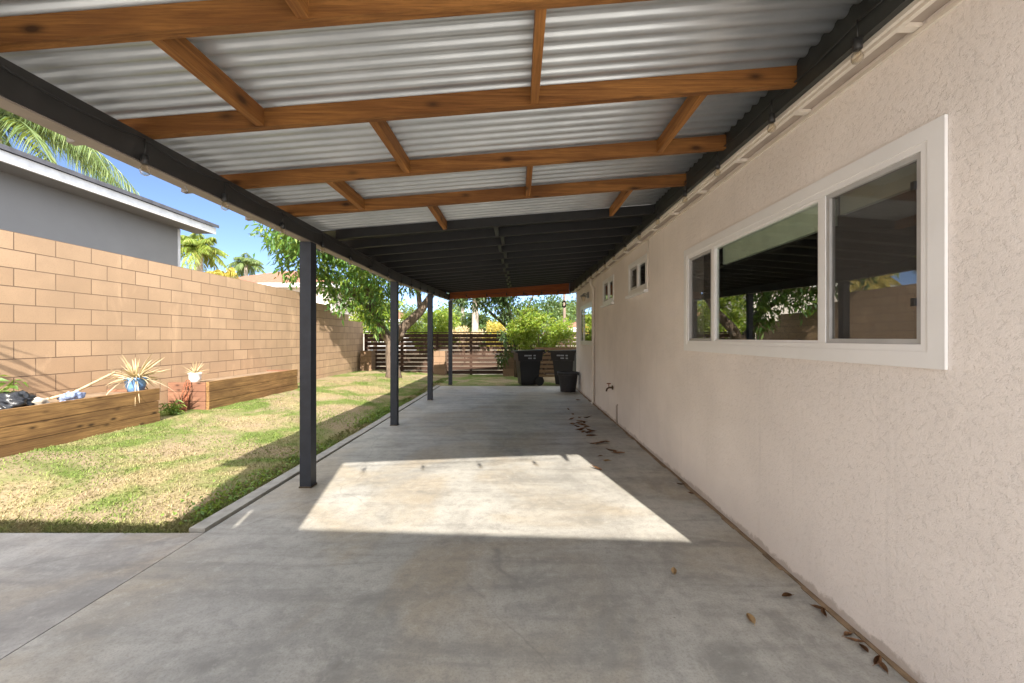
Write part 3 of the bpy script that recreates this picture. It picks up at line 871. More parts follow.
# ================================================================== LEFT SIDE
WX = -5.63
wall = BM()
steps = [(-9, 10.6, 2.485), (10.6, 12.0, 2.282), (12.0, 13.3, 2.079), (13.3, 14.55, 1.876)]
holes = [(a, b_, top, 3) for a, b_, top in steps[1:]]
panel_holes(wall, 'x', WX - .2, WX, (-9, 14.55), (2.485 - .203 * 14, 2.485), holes)
w = obj('block_wall', wall, 'blocks', None, (WX, 0, 2.485 - .203 * 14))
tag(w, 'long tan concrete block wall along the left side of the yard', 'block wall')

# neighbour's building over the wall
nb = thing('neighbor_house', 'grey stucco building with white eave rising behind the block wall', 'house', (-7.5, 4, 0))
bm = BM(); box(bm, -13, -6.62, -3, 7.83, -.15, 3.60); obj('wall', bm, 'neighbor_wall', nb)
bm = BM(); box(bm, -6.64, -6.61, 7.78, 7.835, -.15, 3.42); obj('corner_trim', bm, 'neighbor_white', nb)
bm = BM(); box(bm, -6.24, -6.205, -3.4, 8.22, 3.43, 3.56); 
obj('eave_fascia', bm, 'neighbor_white', nb, bevel=.004)
bm = BM(); box(bm, -6.615, -6.245, -3.4, 8.20, 3.435, 3.452); obj('soffit', bm, 'neighbor_wall', nb)
bm = BM()
prism8(bm, [(x, yy, z + k * .06) for x, z in ((-10, 4.55), (-6.17, 3.563)) for yy in (-3.5, 8.26) for k in (0, 1)])
prism8(bm, [(x, yy, z + k * .06) for x, z in ((-13.8, 3.563), (-10.003, 4.55)) for yy in (-3.5, 8.26) for k in (0, 1)])
obj('roof', bm, 'roof_dark', nb)
bm = BM()
for yy in (7.831, -2.95):
    vs = [bm.verts.new((x, yy, z)) for x, z in ((-13, 3.61), (-6.62, 3.61), (-10, 4.46))]; 
    vs2 = [bm.verts.new((x, yy - .1, z)) for x, z in ((-13, 3.61), (-6.62, 3.61), (-10, 4.46))]
    bm.faces.new(vs); bm.faces.new(vs2[::-1])
    for k in range(3): bm.faces.new((vs[k], vs[(k + 1) % 3], vs2[(k + 1) % 3], vs2[k]))
obj('gable', bm, 'neighbor_wall', nb)

# planters
def planter(label, y0, y1, xf, zt, zb, nb_, end_far=True, end_near=False):
    t = thing('planter_box', label, 'planter', (xf, (y0 + y1) / 2, zb), 'timber planters along the block wall')
    h = (zt - zb) / nb_
    for k in range(nb_):
        bm = BM()
        o_ = random.uniform(-.012, .012)
        box(bm, xf - .05 + o_, xf + o_, y0, y1 - (k % 2) * .02, zb + k * h + .003, zb + (k + 1) * h - .004)
        obj('board', bm, 'planter_y', t, bevel=.008)
    if end_far or end_near:
        for yy in ([y1] if end_far else []) + ([y0] if end_near else []):
            for k in range(nb_):
                bm = BM(); s_ = .052 if yy == y1 else 0
                box(bm, WX + .01, xf - .065, yy - s_, yy - s_ + .05, zb + k * h + .003, zb + (k + 1) * h - .004 - .01 * (k == nb_ - 1))
                obj('end_board', bm, 'planter_x', t, bevel=.006)
    bm = BM(); box(bm, WX + .012, xf - .07, y0 + .06, y1 - .06, zb - .05, zt - .045)
    obj('soil', bm, 'bare_soil', t)
    return t
planter('three board timber planter nearest the camera with a blue pot on it', 1.2, 5.52, -4.95, .61, .10, 3)
planter('far timber planter against the block wall with reddish end boards under a white pot', 6.42, 9.0, -4.95, .60, .12, 3, True, True)
# dry plants in pots
def spiky(parent, c, n, L, W, m, up=.9, name='dry_leaves', xmin=-9):
    q = rng.normal(size=(n, 3)); q[:, 2] = np.abs(q[:, 2]) * .6 + up * rng.uniform(.0, 1.4, n); q = unit(q)
    segs = 5; VV = []; FF = []; off = 0
    s_ = np.linspace(0, 1, segs + 1)
    for i in range(n):
        l = L * random.uniform(.55, 1.15); dr = random.uniform(.1, .9) * (1.2 - q[i, 2])
        p = np.array(c)[None] + q[i][None] * (s_ * l)[:, None]; p[:, 2] -= dr * l * s_ ** 2
        sd = np.cross(q[i], [0, 0, 1.]); sd /= max(np.linalg.norm(sd), 1e-6)
        a = random.uniform(-1, 1); sd = sd * math.cos(a) + np.cross(q[i], sd) * math.sin(a)
        w_ = W * (1 - s_ ** 2 * .92)
        V = np.concatenate([p + sd * w_[:, None], p - sd * w_[:, None]]); j = np.arange(segs)
        VV.append(V); FF.append(np.stack([j, j + 1, j + 1 + segs + 1, j + segs + 1], 1) + off); off += len(V)
    VV = np.concatenate(VV); VV[:, 0] = np.maximum(VV[:, 0], xmin)
    return npmesh(name, VV, np.concatenate(FF), m, parent)
def pot(name, label, c, r, h, m, group=None):
    t = thing(name, label, 'potted plant', c, group)
    bm = BM(); lathe(bm, c, [(r * .68, 0), (r * .92, h * .45), (r * 1.0, h * .85), (r * 1.08, h * .88), (r * 1.08, h), (r * .93, h), (r * .9, h * .86), (.01, h * .85)], 22)
    obj('pot', bm, m, t, smooth=True)
    return t
c = (-5.16, 5.40, .570)
t = pot('potted_plant', 'blue glazed pot with a large dried straw coloured spiky plant', c, .115, .20, 'blue_glaze')
spiky(t, (c[0], c[1], c[2] + .17), 120, .44, .010, 'leaf_straw', .65)
c = (-5.33, 6.60, .557)
t = pot('potted_plant', 'small white pot with a withered straw plant on the far planter', c, .088, .17, 'white_glaze')
spiky(t, (c[0], c[1], c[2] + .14), 42, .26, .007, 'leaf_straw', 1.0)

# loose things on the near planter
t = thing('garden_tool', 'long pale wooden tool handle lying against the blue pot with a faded blue cloth bundle', 'garden tool', (-5.3, 4.6, .57))
bm = BM(); tube(bm, [(-5.16, 5.12, .86), (-5.22, 4.70, .66), (-5.2, 4.25, .60)], [.014, .015, .014], 8); obj('handle', bm, 'straw', t, smooth=True)
bm = BM()
bmesh.ops.create_icosphere(bm, subdivisions=4, radius=1)
for v in bm.verts:
    k = 1 + .22 * math.sin(v.co.x * 7 + v.co.z * 4) * math.cos(v.co.y * 6 + 1) + .1 * math.sin(v.co.y * 15 + v.co.x * 11)
    v.co = Vector((-5.2 + v.co.x * .05 * k, 4.66 + v.co.y * .13 * k, .615 + v.co.z * .055 * k))
obj('cloth', bm, 'blue_cloth', t, smooth=True)
bm = BM(); bmesh.ops.create_icosphere(bm, subdivisions=4, radius=1)
for v in bm.verts:
    k = 1 + .25 * math.sin(v.co.x * 8 + v.co.z * 5) * math.cos(v.co.y * 7) + .12 * math.sin(v.co.y * 17 + v.co.z * 13)
    v.co = Vector((-5.14 + v.co.x * .13 * k, 4.03 + v.co.y * .19 * k, .64 + v.co.z * .105 * k))
tag(obj('plastic_bag', bm, 'bag_black', None, (-5.14, 4.03, .56), True), 'crumpled black plastic bag on the near planter under a green plant', 'plastic bag')
bm = BM(); bmesh.ops.create_icosphere(bm, subdivisions=3, radius=1)
for v in bm.verts:
    k = 1 + .15 * math.sin(v.co.x * 5 + v.co.z * 7) + .1 * math.cos(v.co.y * 9)
    v.co = Vector((-5.08 + v.co.x * .06 * k, 4.22 + v.co.y * .10 * k, .605 + v.co.z * .06 * k))
tag(obj('rock', bm, 'stone', None, (-5.08, 4.22, .56), True), 'rounded tan rock beside the black plastic bag', 'rock')
def leafy(name, label, c, n, rad, L, W, m, stalks=6, cat='plant'):
    t = thing(name, label, cat, c)
    bm = BM(); tips = []
    for k in range(stalks):
        a = k * 2.4; tip = Vector(c) + Vector((math.cos(a) * rad * .8, math.sin(a) * rad * .8, rad * random.uniform(.9, 1.5)))
        tube(bm, [c, Vector(c).lerp(tip, .5) + Vector((0, 0, .05)), tip], [.008, .006, .003], 6); tips.append(tip)
    obj('stem', bm, 'leaf_weed', t)
    P = []
    for i in range(n):
        tp = random.choice(tips); s_ = random.uniform(.35, 1.05)
        P.append(np.array(Vector(c).lerp(tp, s_)) + rng.normal(0, rad * .16, 3))
    D = rng.normal(size=(n, 3)); D[:, 2] *= .5
    V, Fc = leaves(np.array(P), D, L * rng.uniform(.6, 1.2, n), W * rng.uniform(.7, 1.2, n), .2, .3)
    npmesh('foliage', V, Fc, m, t)
    return t
leafy('green_plant', 'leafy green plant growing in the near planter above the black bag', (-5.34, 4.0, .565), 150, .22, .09, .04, 'leaf_weed')
# spiky plant out of frame whose blades shade the wall
t = thing('tall_plant', 'tall stalk plant with short strap leaves at the near end of the planter', 'plant', (-5.36, 2.78, .565))
bm = BM(); tube(bm, [(-5.36, 2.78, .5), (-5.35, 2.80, 1.4), (-5.37, 2.77, 2.15)], [.03, .024, .014], 8); obj('stem', bm, 'leaf_weed', t, smooth=True)
P = []; D = []
for k in range(26):
    P.append((-5.36, 2.78, 1.25 + .9 * k / 25)); a_ = k * 2.4
    D.append((abs(math.cos(a_)) * 1.0 - .15, math.sin(a_) * .7, .45 + random.uniform(-.2, .3)))
V, Fc = leaves(np.array(P), np.array(D), rng.uniform(.28, .48, 26), .055, .15, .25)
V[:, 0] = np.maximum(V[:, 0], -5.6)
npmesh('foliage', V, Fc, 'leaf_palm', t)
# rusty stake
t = thing('garden_trellis', 'narrow rusty metal trellis leaning on the end of the far planter', 'trellis', (-5.12, 6.30, .13))
bm = BM()
for dx in (-.07, .0, .07): tube(bm, [(-5.27 + dx * 1.0, 6.26, .13), (-5.27 + dx * .7, 6.375, .56), (-5.27 + dx * .35, 6.395, .63)], .007, 6)
for z_, y_, w_ in ((.2, 6.28, .068), (.33, 6.315, .06), (.46, 6.35, .054), (.56, 6.376, .048)): tube(bm, [(-5.27 - w_, y_, z_), (-5.27, y_ - .012, z_ - .04), (-5.27 + w_, y_, z_)], .006, 6)
obj('frame', bm, 'rust', t)
bm = BM(); box(bm, -5.30, -5.235, 6.275, 6.283, .15, .42, Matrix.Translation((0, 6.28, .15)) @ Matrix.Rotation(R(-15), 4, 'X') @ Matrix.Translation((0, -6.28, -.15)))
obj('plate', bm, 'rust', t)
leafy('tall_grass_tuft', 'bright green weed tuft in the gap between the two planters', (-5.15, 5.95, .14), 130, .14, .10, .018, 'leaf_weed', 7)

# ================================================================== BACK OF THE YARD
FY = 14.42
fence = thing('wooden_fence', 'brown horizontal slat fence across the back of the yard', 'fence', (-1.5, FY, 0))
for x0, x1 in ((-5.55, -2.9), (-2.89, -.42), (-.41, 2.4), (2.41, 6.5)):
    bm = BM()
    z = .0
    while z < 1.45:
        box(bm, x0 + .01, x1 - .01, FY, FY + .022, z, z + .131 + random.uniform(-.004, .004)); z += .146
    obj('slat_panel', bm, 'fence_x', fence)
for x in (-5.5, -4.2, -2.93, -1.7, -.45, .95, 2.35, 4.4, 6.4):
    bm = BM(); box(bm, x - .045, x + .045, FY + .023, FY + .11, -.15, 1.46); obj('post', bm, 'fence_x', fence)
bm = BM(); box(bm, -5.55, 6.5, FY - .02, FY + .10, 1.48, 1.515); obj('cap_rail', bm, 'fence_x', fence, bevel=.004)
for x, lab in ((-5.33, 'block pillar at the fence end by the long block wall'), (-2.75, 'block pillar behind the last dark post'), (-.33, 'block pillar left of the first black bin')):
    bm = BM(); box(bm, x - .2, x + .2, FY - .42, FY - .03, -.15, .85)
    o = obj('block_pillar', bm, 'pillar_blocks', None, (x - .2, FY - .42, -.163)); tag(o, lab, 'pillar', 'block pillars in front of the fence')
g = thing('slatted_gate', 'low pale slatted wooden gate between the two black bins', 'gate', (1.0, 12.1, 0))
bm = BM(); z = .12
while z < 1.0: box(bm, .5, 2.2, 12.10, 12.12, z, z + .085); z += .135
obj('slat_panel', bm, 'gate_x', g)
for x in (.52, 1.3, 2.16):
    bm = BM(); box(bm, x - .035, x + .035, 12.122, 12.17, -.15, 1.0); obj('post', bm, 'fence_x', g)

# bins
def bin_(label, loc, rot, group='black wheeled bins'):
    t = thing('wheeled_bin', label, 'bin', (0, 0, 0), group)
    def taper(bm, z0, z1, a0, b0, a1, b1, xo=0):
        prism8(bm, [(xo + sx * (a0 if k == 0 else a1), sy * (b0 if k == 0 else b1), z0 if k == 0 else z1) for sx in (-1, 1) for sy in (-1, 1) for k in (0, 1)])
    bm = BM(); taper(bm, .03, .70, .235, .215, .30, .27); obj('body', bm, 'black_plastic', t, bevel=.03)
    bm = BM(); taper(bm, .702, .93, .335, .285, .36, .30); obj('rim', bm, 'black_plastic', t, bevel=.02)
    bm = BM(); prism8(bm, [(x, y_, z + k * (.07 if x < 0 else .055)) for x, z in ((-.41, .932), (.43, .915)) for y_ in (-.315, .315) for k in (0, 1)])
    obj('lid', bm, 'black_plastic', t, bevel=.022)
    bm = BM(); tube(bm, [(-.37, -.26, .90), (-.45, -.25, .93), (-.46, 0, .935), (-.45, .25, .93), (-.37, .26, .90)], .016, 8); obj('handle', bm, 'black_plastic', t)
    for sy in (-1, 1):
        bm = BM(); lathe(bm, (0, 0, 0), [(.02, -.03), (.12, -.03), (.128, -.015), (.128, .015), (.12, .03), (.02, .03)], 20)
        bmesh.ops.rotate(bm, verts=bm.verts, matrix=Matrix.Rotation(R(90), 3, 'X')); bmesh.ops.translate(bm, verts=bm.verts, vec=(-.27, sy * .27, .129))
        obj('wheel', bm, 'black_rubber', t)
    bm = BM()
    for i in range(2):
        zc = .845 - i * .075
        for k in range(3 - i):
            box(bm, -.15 + k * .11, -.15 + k * .11 + (.10 if k else .06), .2945 + (zc - .82) * .06, .3015 + (zc - .82) * .06, zc - .018, zc + .018)
    bmesh.ops.scale(bm, verts=bm.verts, vec=(1, 1, 1))
    obj('sticker', bm, 'sticker', t)
    t.location = loc; t.rotation_euler = (0, 0, rot); WL[t] = Vector(loc)
    return t
bin_('black wheeled bin standing alone at the end of the slab', (.28, 11.32, -.03), R(180 + 12))
bin_('black wheeled bin half hidden behind the house corner', (1.36, 11.35, -.03), R(180 - 25))
t = thing('flower_pot', 'empty black plastic plant pot against the end of the stucco wall', 'pot', (1.22, 9.75, 0))
bm = BM(); lathe(bm, (1.22, 9.75, .001), [(.185, 0), (.235, .40), (.265, .405), (.268, .47), (.245, .472), (.235, .40), (.20, .32), (.01, .30)], 28)
obj('shell', bm, 'pot_black', t, smooth=False)

# ---------------- trees
# main fruit tree on the lawn
tb = (-3.85, 12.4, .05)
T = Vector(tb)
paths = [([T + Vector(p) for p in ((0, 0, -.15), (-.02, 0, .25), (-.08, .0, .75), (-.05, 0, 1.15))], [.30, .21, .175, .19]),
         ([T + Vector(p) for p in ((-.06, 0, 1.05), (-.35, -.05, 1.55), (-.55, -.2, 2.2), (-.7, -.5, 3.0), (-.8, -.7, 3.8))], [.17, .14, .12, .08, .03]),
         ([T + Vector(p) for p in ((-.05, 0, 1.05), (.30, -.1, 1.55), (.85, -.3, 2.0), (1.25, -.5, 2.5), (1.6, -.7, 3.3))], [.17, .15, .13, .10, .04]),
         ([T + Vector(p) for p in ((-.45, -.1, 1.9), (-1.1, -.8, 2.7), (-1.7, -1.8, 3.2))], [.09, .06, .02]),
         ([T + Vector(p) for p in ((.3, -.1, 1.5), (.35, -.25, 1.38), (.38, -.38, 1.33))], [.09, .075, .07]),
         ([T + Vector(p) for p in ((.9, -.3, 2.05), (.6, .5, 3.0), (.3, 1.2, 3.7))], [.09, .06, .02])]
bl = blobs_for((-4.0, 11.6, 3.9), (2.5, 2.6, 1.1), 46, .55)
# hanging clumps that drop below the roof line on the yard side
for px, py, d in ((284, 252, 10.2), (292, 268, 10.0), (322, 262, 10.6), (330, 285, 11.0), (345, 275, 10.8), (352, 298, 11.4), (366, 290, 11.2), (372, 312, 11.8), (385, 300, 11.5), (340, 300, 11.0), (320, 280, 10.6), (382, 285, 11.3), (360, 270, 10.9), (300, 245, 10.2), (378, 322, 12.0), (345, 255, 10.6), (330, 250, 10.5)):
    k = .34 if py < 330 else .16
    bl.append(((px - VX) * d / F, d, CAMZ + (VY - py) * d / F, k, k, k * 1.2))
tree('fruit_tree', 'large fruit tree with long drooping leaves on the lawn behind the posts', 'tree', tb, paths, bl, 17000, .17, .062, 'leaf_peach', .55)

# lime bush behind bins
P0 = Vector((.75, 13.0, -.05))
paths = [([P0, P0 + Vector((dx * .5, dy * .5, h * .5)), P0 + Vector((dx, dy, h))], [.035, .025, .01]) for dx, dy, h in ((-.5, 0, 1.6), (.1, .1, 2.0), (.7, -.1, 1.7), (-.1, -.2, 1.5))]
bl = blobs_for((.75, 13.0, 1.5), (1.0, .5, .72), 34, .27) + blobs_for((.1, 13.0, 1.15), (.35, .3, .6), 10, .22) + blobs_for((1.65, 13.0, 1.2), (.3, .3, .45), 6, .2)
tree('lime_bush', 'bright lime green bush behind the black bins', 'bush', P0, paths, bl, 7500, .10, .045, 'leaf_lime', .2)
# dark hanging tree beyond the fence
P0 = Vector((-.02, 13.7, -.05))
paths = [([P0, P0 + Vector((-.05, 0, .9)), P0 + Vector((-.1, 0, 1.7)), P0 + Vector((-.4, -.3, 2.6)), P0 + Vector((-.6, -.6, 3.4))], [.11, .09, .08, .06, .03]),
         ([P0 + Vector((-.1, 0, 1.6)), P0 + Vector((.3, -.3, 2.3)), P0 + Vector((.6, -.6, 2.9))], [.06, .04, .02]),
         ([P0 + Vector((-.1, 0, 1.5)), P0 + Vector((-.9, -.4, 2.2)), P0 + Vector((-1.6, -.9, 2.9))], [.06, .045, .02])]
bl = blobs_for((-.95, 12.5, 3.15), (1.35, .9, .55), 34, .32) + [((px - VX) * d / F, d, CAMZ + (VY - py) * d / F, .2, .2, .26) for px, py, d in
      ((462, 300, 12.3), (474, 303, 12.5), (486, 304, 12.6), (497, 303, 12.6), (508, 303, 12.8), (520, 305, 12.9), (533, 303, 12.9), (546, 303, 13), (555, 300, 13), (506, 316, 13.3), (500, 309, 13), (512, 324, 13.5), (505, 335, 13.5), (509, 350, 13.5), (516, 338, 13.5), (503, 358, 13.6))]
tree('shade_tree', 'dark leafy tree hanging over the end of the patio cover before the fence', 'tree', P0, paths, bl, 9500, .13, .05, 'leaf_dark', .6)
# bright shrub behind fence, left
P0 = Vector((-3.6, 16.8, -.15))
bl = blobs_for((-3.7, 16.8, 1.7), (1.35, .6, .95), 26, .38)
tree('hedge_shrub', 'sunlit yellow green shrub over the fence behind the fruit tree limb', 'bush', P0, [([P0, P0 + Vector((0, 0, 1.6))], [.06, .03])], bl, 5000, .12, .06, 'leaf_lime', .2)
P0 = Vector((-7.0, 19.5, -.15))
bl = blobs_for((-7.0, 19.5, 2.6), (1.8, 1.0, 1.3), 26, .5)
tree('garden_tree', 'yellow green round tree behind the low end of the block wall', 'tree', P0, [([P0, P0 + Vector((.1, 0, 2.4))], [.12, .06])], bl, 4500, .18, .09, 'leaf_lime', .3)
# far trees
far = [(-2.6, 30, 3.3, 1.8, 'leaf_far', 'hazy green tree far beyond the fence, left of the pale palm trunk'), (.6, 33, 4.0, 2.1, 'leaf_far', 'hazy green tree far beyond the fence, right of the pale palm trunk'),
       (3.2, 36, 4.6, 2.4, 'leaf_far', 'tall far tree seen over the lime bush'), (5.6, 40, 4.9, 2.2, 'leaf_dark', 'dark far tree near the utility pole'), (-6.5, 38, 4.6, 2.6, 'leaf_far', 'broad far tree seen between the dark posts'),
       (-12, 44, 5, 2.8, 'leaf_far', 'far tree behind the white garage house')]
for x, y, h, r, m, lab in far:
    P0 = Vector((x, y, -.15))
    bl = blobs_for((x, y, h * .62), (r * .8, r * .8, h * .34), 20, r * .36)
    tree('far_tree', lab, 'tree', P0, [([P0, P0 + Vector((.1, 0, h * .6))], [.16, .08])], bl, 2600, .34, .17, m, .3, group='trees far beyond the fence')
# dry shrub
P0 = Vector((-.35, 21, -.15))
bl = blobs_for((-.6, 21, 1.35), (1.2, .5, .6), 18, .32)
tree('dry_shrub', 'dry yellow shrub over the middle of the fence', 'bush', P0, [([P0, P0 + Vector((0, 0, 1.3))], [.05, .02])], bl, 3200, .20, .035, 'leaf_yellow', -.2)
P0 = Vector((-3.2, 24, -.15))
bl = blobs_for((-3.2, 24, 1.35), (1.6, .5, .45), 18, .32)
tree('dry_shrub', 'straw coloured low shrub between the last posts beyond the fence', 'bush', P0, [([P0, P0 + Vector((0, 0, 1.3))], [.05, .02])], bl, 3000, .20, .04, 'leaf_straw', -.1)

# palms
palm('palm_tree', 'tall palm with long hanging fronds over the grey building roof', (-17.6, 13.0, -.15), 8.6, 32, 5.0, 'leaf_palm', (.3, .2), .2, 1.35, lw=.032, leaflet=.75, nl=70)
palm('palm_tree', 'bright green palm beside the end of the grey building', (-20.2, 25.2, -.15), 7.1, 34, 2.0, 'leaf_palm_bright', (.1, 0), .22, .9, lw=.06, leaflet=.5)
palm('palm_tree', 'small distant palm beyond the tiled roofs', (-33.5, 49, -.15), 10.6, 28, 2.6, 'leaf_palm', (.2, 0), .2, 1.0, lw=.08, leaflet=.7)
palm('palm_tree', 'low yellowing palm just over the block wall', (-15.4, 20.8, -.15), 4.55, 24, 1.5, 'leaf_yellow', (.1, 0), .13, 1.1, lw=.045, leaflet=.4)
palm('palm_tree', 'pale trunked palm standing beyond the middle of the fence', (-2.8, 26, -.15), 5.4, 24, 1.8, 'leaf_palm', (.05, 0), .19, 1.1, lw=.06, leaflet=.5)
palm('palm_tree', 'thin trunked palm left of the pale trunked palm beyond the fence', (-4.3, 31, -.15), 5.2, 22, 1.6, 'leaf_palm', (.05, 0), .12, 1.1, lw=.06, leaflet=.5)

# far houses
def far_house(label, x0, x1, y0, y1, h, rise, wallm, loc, door=None):
    t = thing('far_house', label, 'house', loc)
    bm = BM(); box(bm, x0, x1, y0, y1, -.15, h); obj('wall', bm, wallm, t)
    o_ = .5; ym = (y0 + y1) / 2; bm = BM()
    lo = [(x0 - o_, y0 - o_, h + .003), (x1 + o_, y0 - o_, h + .003), (x1 + o_, y1 + o_, h + .003), (x0 - o_, y1 + o_, h + .003)]
    k = min((x1 - x0) / 2, (y1 - y0) / 2) * .9
    hi = [(x0 + k, ym, h + rise), (x1 - k, ym, h + rise)]
    v = [bm.verts.new(p) for p in lo]; u = [bm.verts.new(p) for p in hi]
    bm.faces.new(v[::-1]); bm.faces.new((v[0], v[1], u[1], u[0])); bm.faces.new((v[2], v[3], u[0], u[1])); bm.faces.new((v[1], v[2], u[1])); bm.faces.new((v[3], v[0], u[0]))
    obj('roof', bm, 'tile_roof', t)
    bm = BM(); box(bm, x0 - o_ - .02, x1 + o_ + .02, y0 - o_ - .04, y0 - o_ - .003, h - .2, h + .06); box(bm, x1 + o_ + .003, x1 + o_ + .04, y0 - o_, y1 + o_, h - .2, h + .06)
    obj('eave_fascia', bm, 'far_white', t)
    if door:
        bm = BM(); box(bm, door[0], door[1], y0 - .06, y0 - .003, -.1, door[2])
        for q in range(1, 4): box(bm, door[0] - .0, door[1], y0 - .075, y0 - .061, door[2] * q / 4 - .02, door[2] * q / 4 + .02)
        obj('garage_door', bm, 'far_white', t)
    return t
far_house('white house with tiled roof and garage door behind the low end of the block wall', -19.5, -11.2, 40, 48, 3.1, 1.9, 'far_white', (-15, 44, -.15), (-18, -13.0, 2.5))
far_house('house with long tiled roof and white eave over the block wall beside the first post', -20.5, -12.2, 25.8, 33, 4.72, 1.5, 'far_stucco', (-16, 30, -.15))
far_house('pale house with pinkish tiled roof seen past the corner of the stucco wall', 3.4, 11, 26, 33, 1.9, 1.5, 'far_stucco', (7, 30, -.15))
t = thing('utility_pole', 'thin wooden utility pole against the sky past the lime bush', 'utility pole', (3.6, 31, -.15))
bm = BM(); tube(bm, [(3.6, 31, -.15), (3.6, 31, 5.2)], [.13, .10], 10); obj('pole', bm, 'pole_wood', t, smooth=True)
bm = BM(); box(bm, 2.9, 4.3, 30.84, 30.9, 4.75, 4.86); obj('crossarm', bm, 'pole_wood', t)

# ================================================================== FALLEN LEAVES
def leaf_mesh(name, L, W, m, seed):
    r = random.Random(seed); bm = BM(); n = 7; rows = []
    c1, c2 = r.uniform(.3, 1.0), r.uniform(-.6, .8)
    for i in range(n):
        s_ = i / (n - 1); w_ = W * math.sin(math.pi * min(1, s_ * .93 + .05)) ** .8 * .5
        zc = .006 + L * .14 * c1 * (s_ - .5) ** 2 * 4
        rows.append([bm.verts.new(((s_ - .5) * L, k * w_ * (1 - .15 * abs(c1)) + L * .08 * c2 * math.sin(s_ * 3), zc + abs(k) * w_ * (.45 + .3 * c1) + r.uniform(0, .003))) for k in (-1, -.5, 0, .5, 1)])
    for i in range(n - 1):
        for k in range(4): bm.faces.new((rows[i][k], rows[i][k + 1], rows[i + 1][k + 1], rows[i + 1][k]))
    top = list(bm.faces)
    ex = bmesh.ops.solidify(bm, geom=top, thickness=.0012)
    tube(bm, [rows[0][2].co, rows[0][2].co + Vector((-L * .18, .004, .002))], .0015, 5)
    me = bpy.data.meshes.new(name); bm.to_mesh(me); bm.free(); me.materials.append(M[m])
    return me
LM = [leaf_mesh('dry_leaf', L, W, 'dry_leaf', s_) for L, W, s_ in ((.10, .042, 1), (.125, .036, 2), (.085, .05, 3), (.14, .045, 4))]
LT = leaf_mesh('tan_leaf', .085, .045, 'tan_leaf', 9)
def put_leaf(me, px, py, label, group=None, sc=1.0, x=None):
    gx, gy = ground_at(px, py)
    if x is not None: gx = x
    gx = min(gx, 1.44)
    o = bpy.data.objects.new('dry_leaf', me); COL.objects.link(o)
    o.location = (gx, gy, .0005); o.rotation_euler = (random.uniform(-.1, .1), random.uniform(-.1, .1), random.uniform(0, 6.28)); o.scale = (sc,) * 3
    tag(o, label, 'leaf', group)
cl = [(135, 155), (65, 228), (95, 265), (90, 300), (150, 290), (205, 290), (95, 338), (165, 345), (150, 385), (230, 390), (180, 400), (235, 430), (140, 330), (185, 330), (200, 360), (170, 375), (245, 395), (125, 360), (215, 405), (160, 320)]
for i, (zx, zy) in enumerate(cl):
    put_leaf(LM[i % 4], 560 + zx * .1318, 380 + zy * .1318, 'brown curled leaf in the scatter of dry leaves on the slab beyond the sunlit patch', 'dry leaves scattered along the slab by the wall', 1.05)
mid = [(255, 490), (285, 488), (320, 480), (350, 474), (385, 540), (420, 552), (450, 560)]
for i, (zx, zy) in enumerate(mid):
    put_leaf(LM[(i + 1) % 4], 560 + zx * .1318, 380 + zy * .1318, 'dark brown leaf in a short row just past the far corner of the sunlit patch', 'dark leaves past the corner of the sunlit patch', .95)
put_leaf(LM[0], 600.5, 456.5, 'small lone brown leaf just past the sunlit patch', None, .6)
put_leaf(LT, 607, 461.7, 'tan leaf at the far right edge of the sunlit patch', None, .9)
put_leaf(LM[1], 597, 470, 'curled brown leaf lying inside the far right corner of the sunlit patch', None, 1.0)
put_leaf(LT, 674, 573, 'tan curled leaf on the shaded slab just past the sunlit corner', None, .72)
put_leaf(LT, 751, 621, 'tan curled leaf nearest the camera in the middle of the shaded slab', None, .8)
put_leaf(LM[2], 787, 597, 'flat dark brown leaf on the slab a little off the wall', None, .62)
for i, (px, py) in enumerate(((826, 609), (834, 615))): put_leaf(LM[i], px, py, 'long reddish leaf against the wall foot, farther of the near ones', 'pair of reddish leaves at the wall foot', .6)
for i, (px, py) in enumerate(((862, 636), (868, 643), (876, 650), (886, 662), (892, 668))): put_leaf(LM[i % 4], px, py, 'reddish brown leaf in the litter at the wall foot nearest the camera', 'leaf litter at the wall foot nearest the camera', .55)
for i, (px, py) in enumerate(((685, 485), (697, 494))): put_leaf(LM[i + 1], px, py, 'small brown leaf at the wall foot beside the sunlit patch', 'two leaves at the wall foot beside the sunlit patch', .6)

# ================================================================== LIGHT, CAMERA
EL = R(33); AZ = Vector((.22, -.975, 0)).normalized()
sd = Vector((AZ.x * math.cos(EL), AZ.y * math.cos(EL), math.sin(EL)))
L = bpy.data.lights.new('sun', 'SUN'); L.energy = 2.4; L.angle = R(.53); L.color = (1.0, .93, .83)
lo = bpy.data.objects.new('sun', L); COL.objects.link(lo); lo.rotation_euler = (-sd).to_track_quat('-Z', 'Y').to_euler(); lo.location = (0, -20, 15)
W = bpy.data.worlds.new('World'); S.world = W; W.use_nodes = True
nt = W.node_tree; bg = nt.nodes['Background']
sky = nt.nodes.new('ShaderNodeTexSky'); sky.sky_type = 'NISHITA'; sky.sun_disc = False
sky.sun_elevation = EL; sky.sun_rotation = math.atan2(sd.x, sd.y); sky.altitude = 100; sky.dust_density = .4; sky.ozone_density = 1.0; sky.air_density = .40
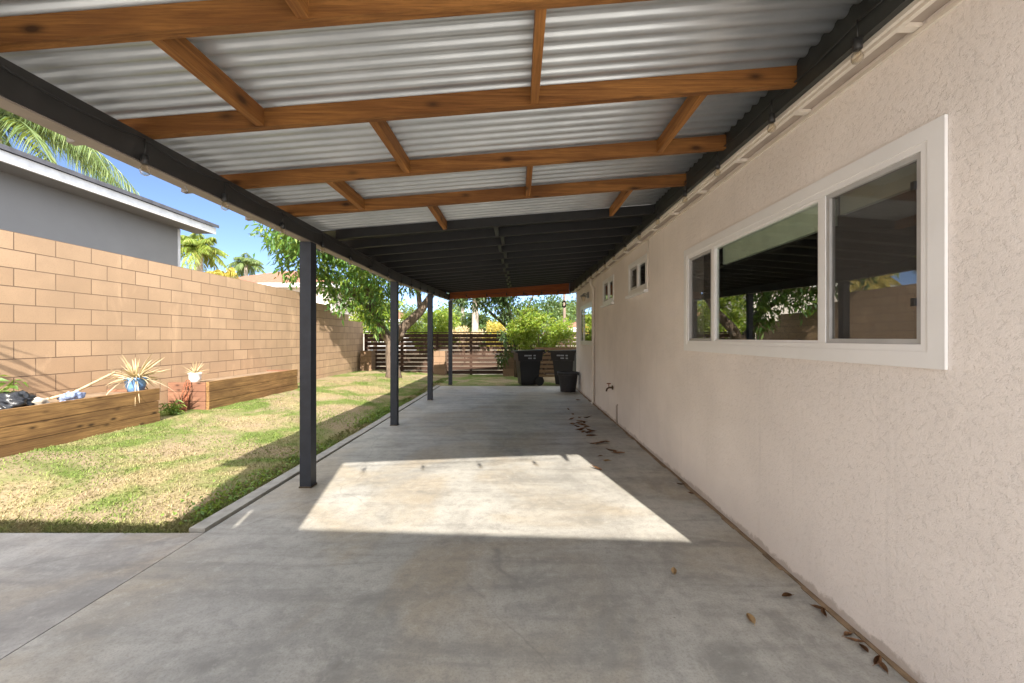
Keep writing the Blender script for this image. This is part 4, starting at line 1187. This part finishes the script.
# white cloud added only in unseen sky, as fill light under the roof
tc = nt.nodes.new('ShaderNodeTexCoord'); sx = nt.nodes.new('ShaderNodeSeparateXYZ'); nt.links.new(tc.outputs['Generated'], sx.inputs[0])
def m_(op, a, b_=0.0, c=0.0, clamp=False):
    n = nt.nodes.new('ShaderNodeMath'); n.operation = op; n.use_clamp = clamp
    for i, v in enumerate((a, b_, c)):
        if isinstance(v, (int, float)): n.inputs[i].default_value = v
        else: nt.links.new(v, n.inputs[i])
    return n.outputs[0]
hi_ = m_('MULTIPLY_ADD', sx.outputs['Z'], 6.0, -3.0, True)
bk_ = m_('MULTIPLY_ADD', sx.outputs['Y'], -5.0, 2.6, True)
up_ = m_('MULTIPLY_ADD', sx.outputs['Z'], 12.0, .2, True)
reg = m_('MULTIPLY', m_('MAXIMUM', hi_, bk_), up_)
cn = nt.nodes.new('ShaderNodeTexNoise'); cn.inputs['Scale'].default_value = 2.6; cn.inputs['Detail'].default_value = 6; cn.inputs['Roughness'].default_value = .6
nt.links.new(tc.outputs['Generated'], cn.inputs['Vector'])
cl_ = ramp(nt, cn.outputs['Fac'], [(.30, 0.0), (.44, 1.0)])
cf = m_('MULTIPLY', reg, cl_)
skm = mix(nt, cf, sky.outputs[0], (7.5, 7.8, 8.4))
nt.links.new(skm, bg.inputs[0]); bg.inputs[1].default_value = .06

cam = bpy.data.cameras.new('camera'); co = bpy.data.objects.new('camera', cam); COL.objects.link(co)
co.location = (0, 0, CAMZ); co.rotation_euler = (R(90), 0, 0)
cam.sensor_width = 36; cam.lens = F / 1024 * 36
cam.shift_x = -(VX - 512) / 1024; cam.shift_y = -(341.5 - VY) / 1024
cam.clip_start = .02; cam.clip_end = 3000
S.camera = co
S.view_settings.view_transform = 'Standard'; S.view_settings.look = 'None'; S.view_settings.gamma = 1
S.view_settings.exposure = 2.5
S.render.resolution_x = 1024; S.render.resolution_y = 683
S.cycles.use_denoising = True
S.cycles.max_bounces = 10; S.cycles.diffuse_bounces = 6; S.cycles.transparent_max_bounces = 12
S.cycles.sample_clamp_indirect = 6
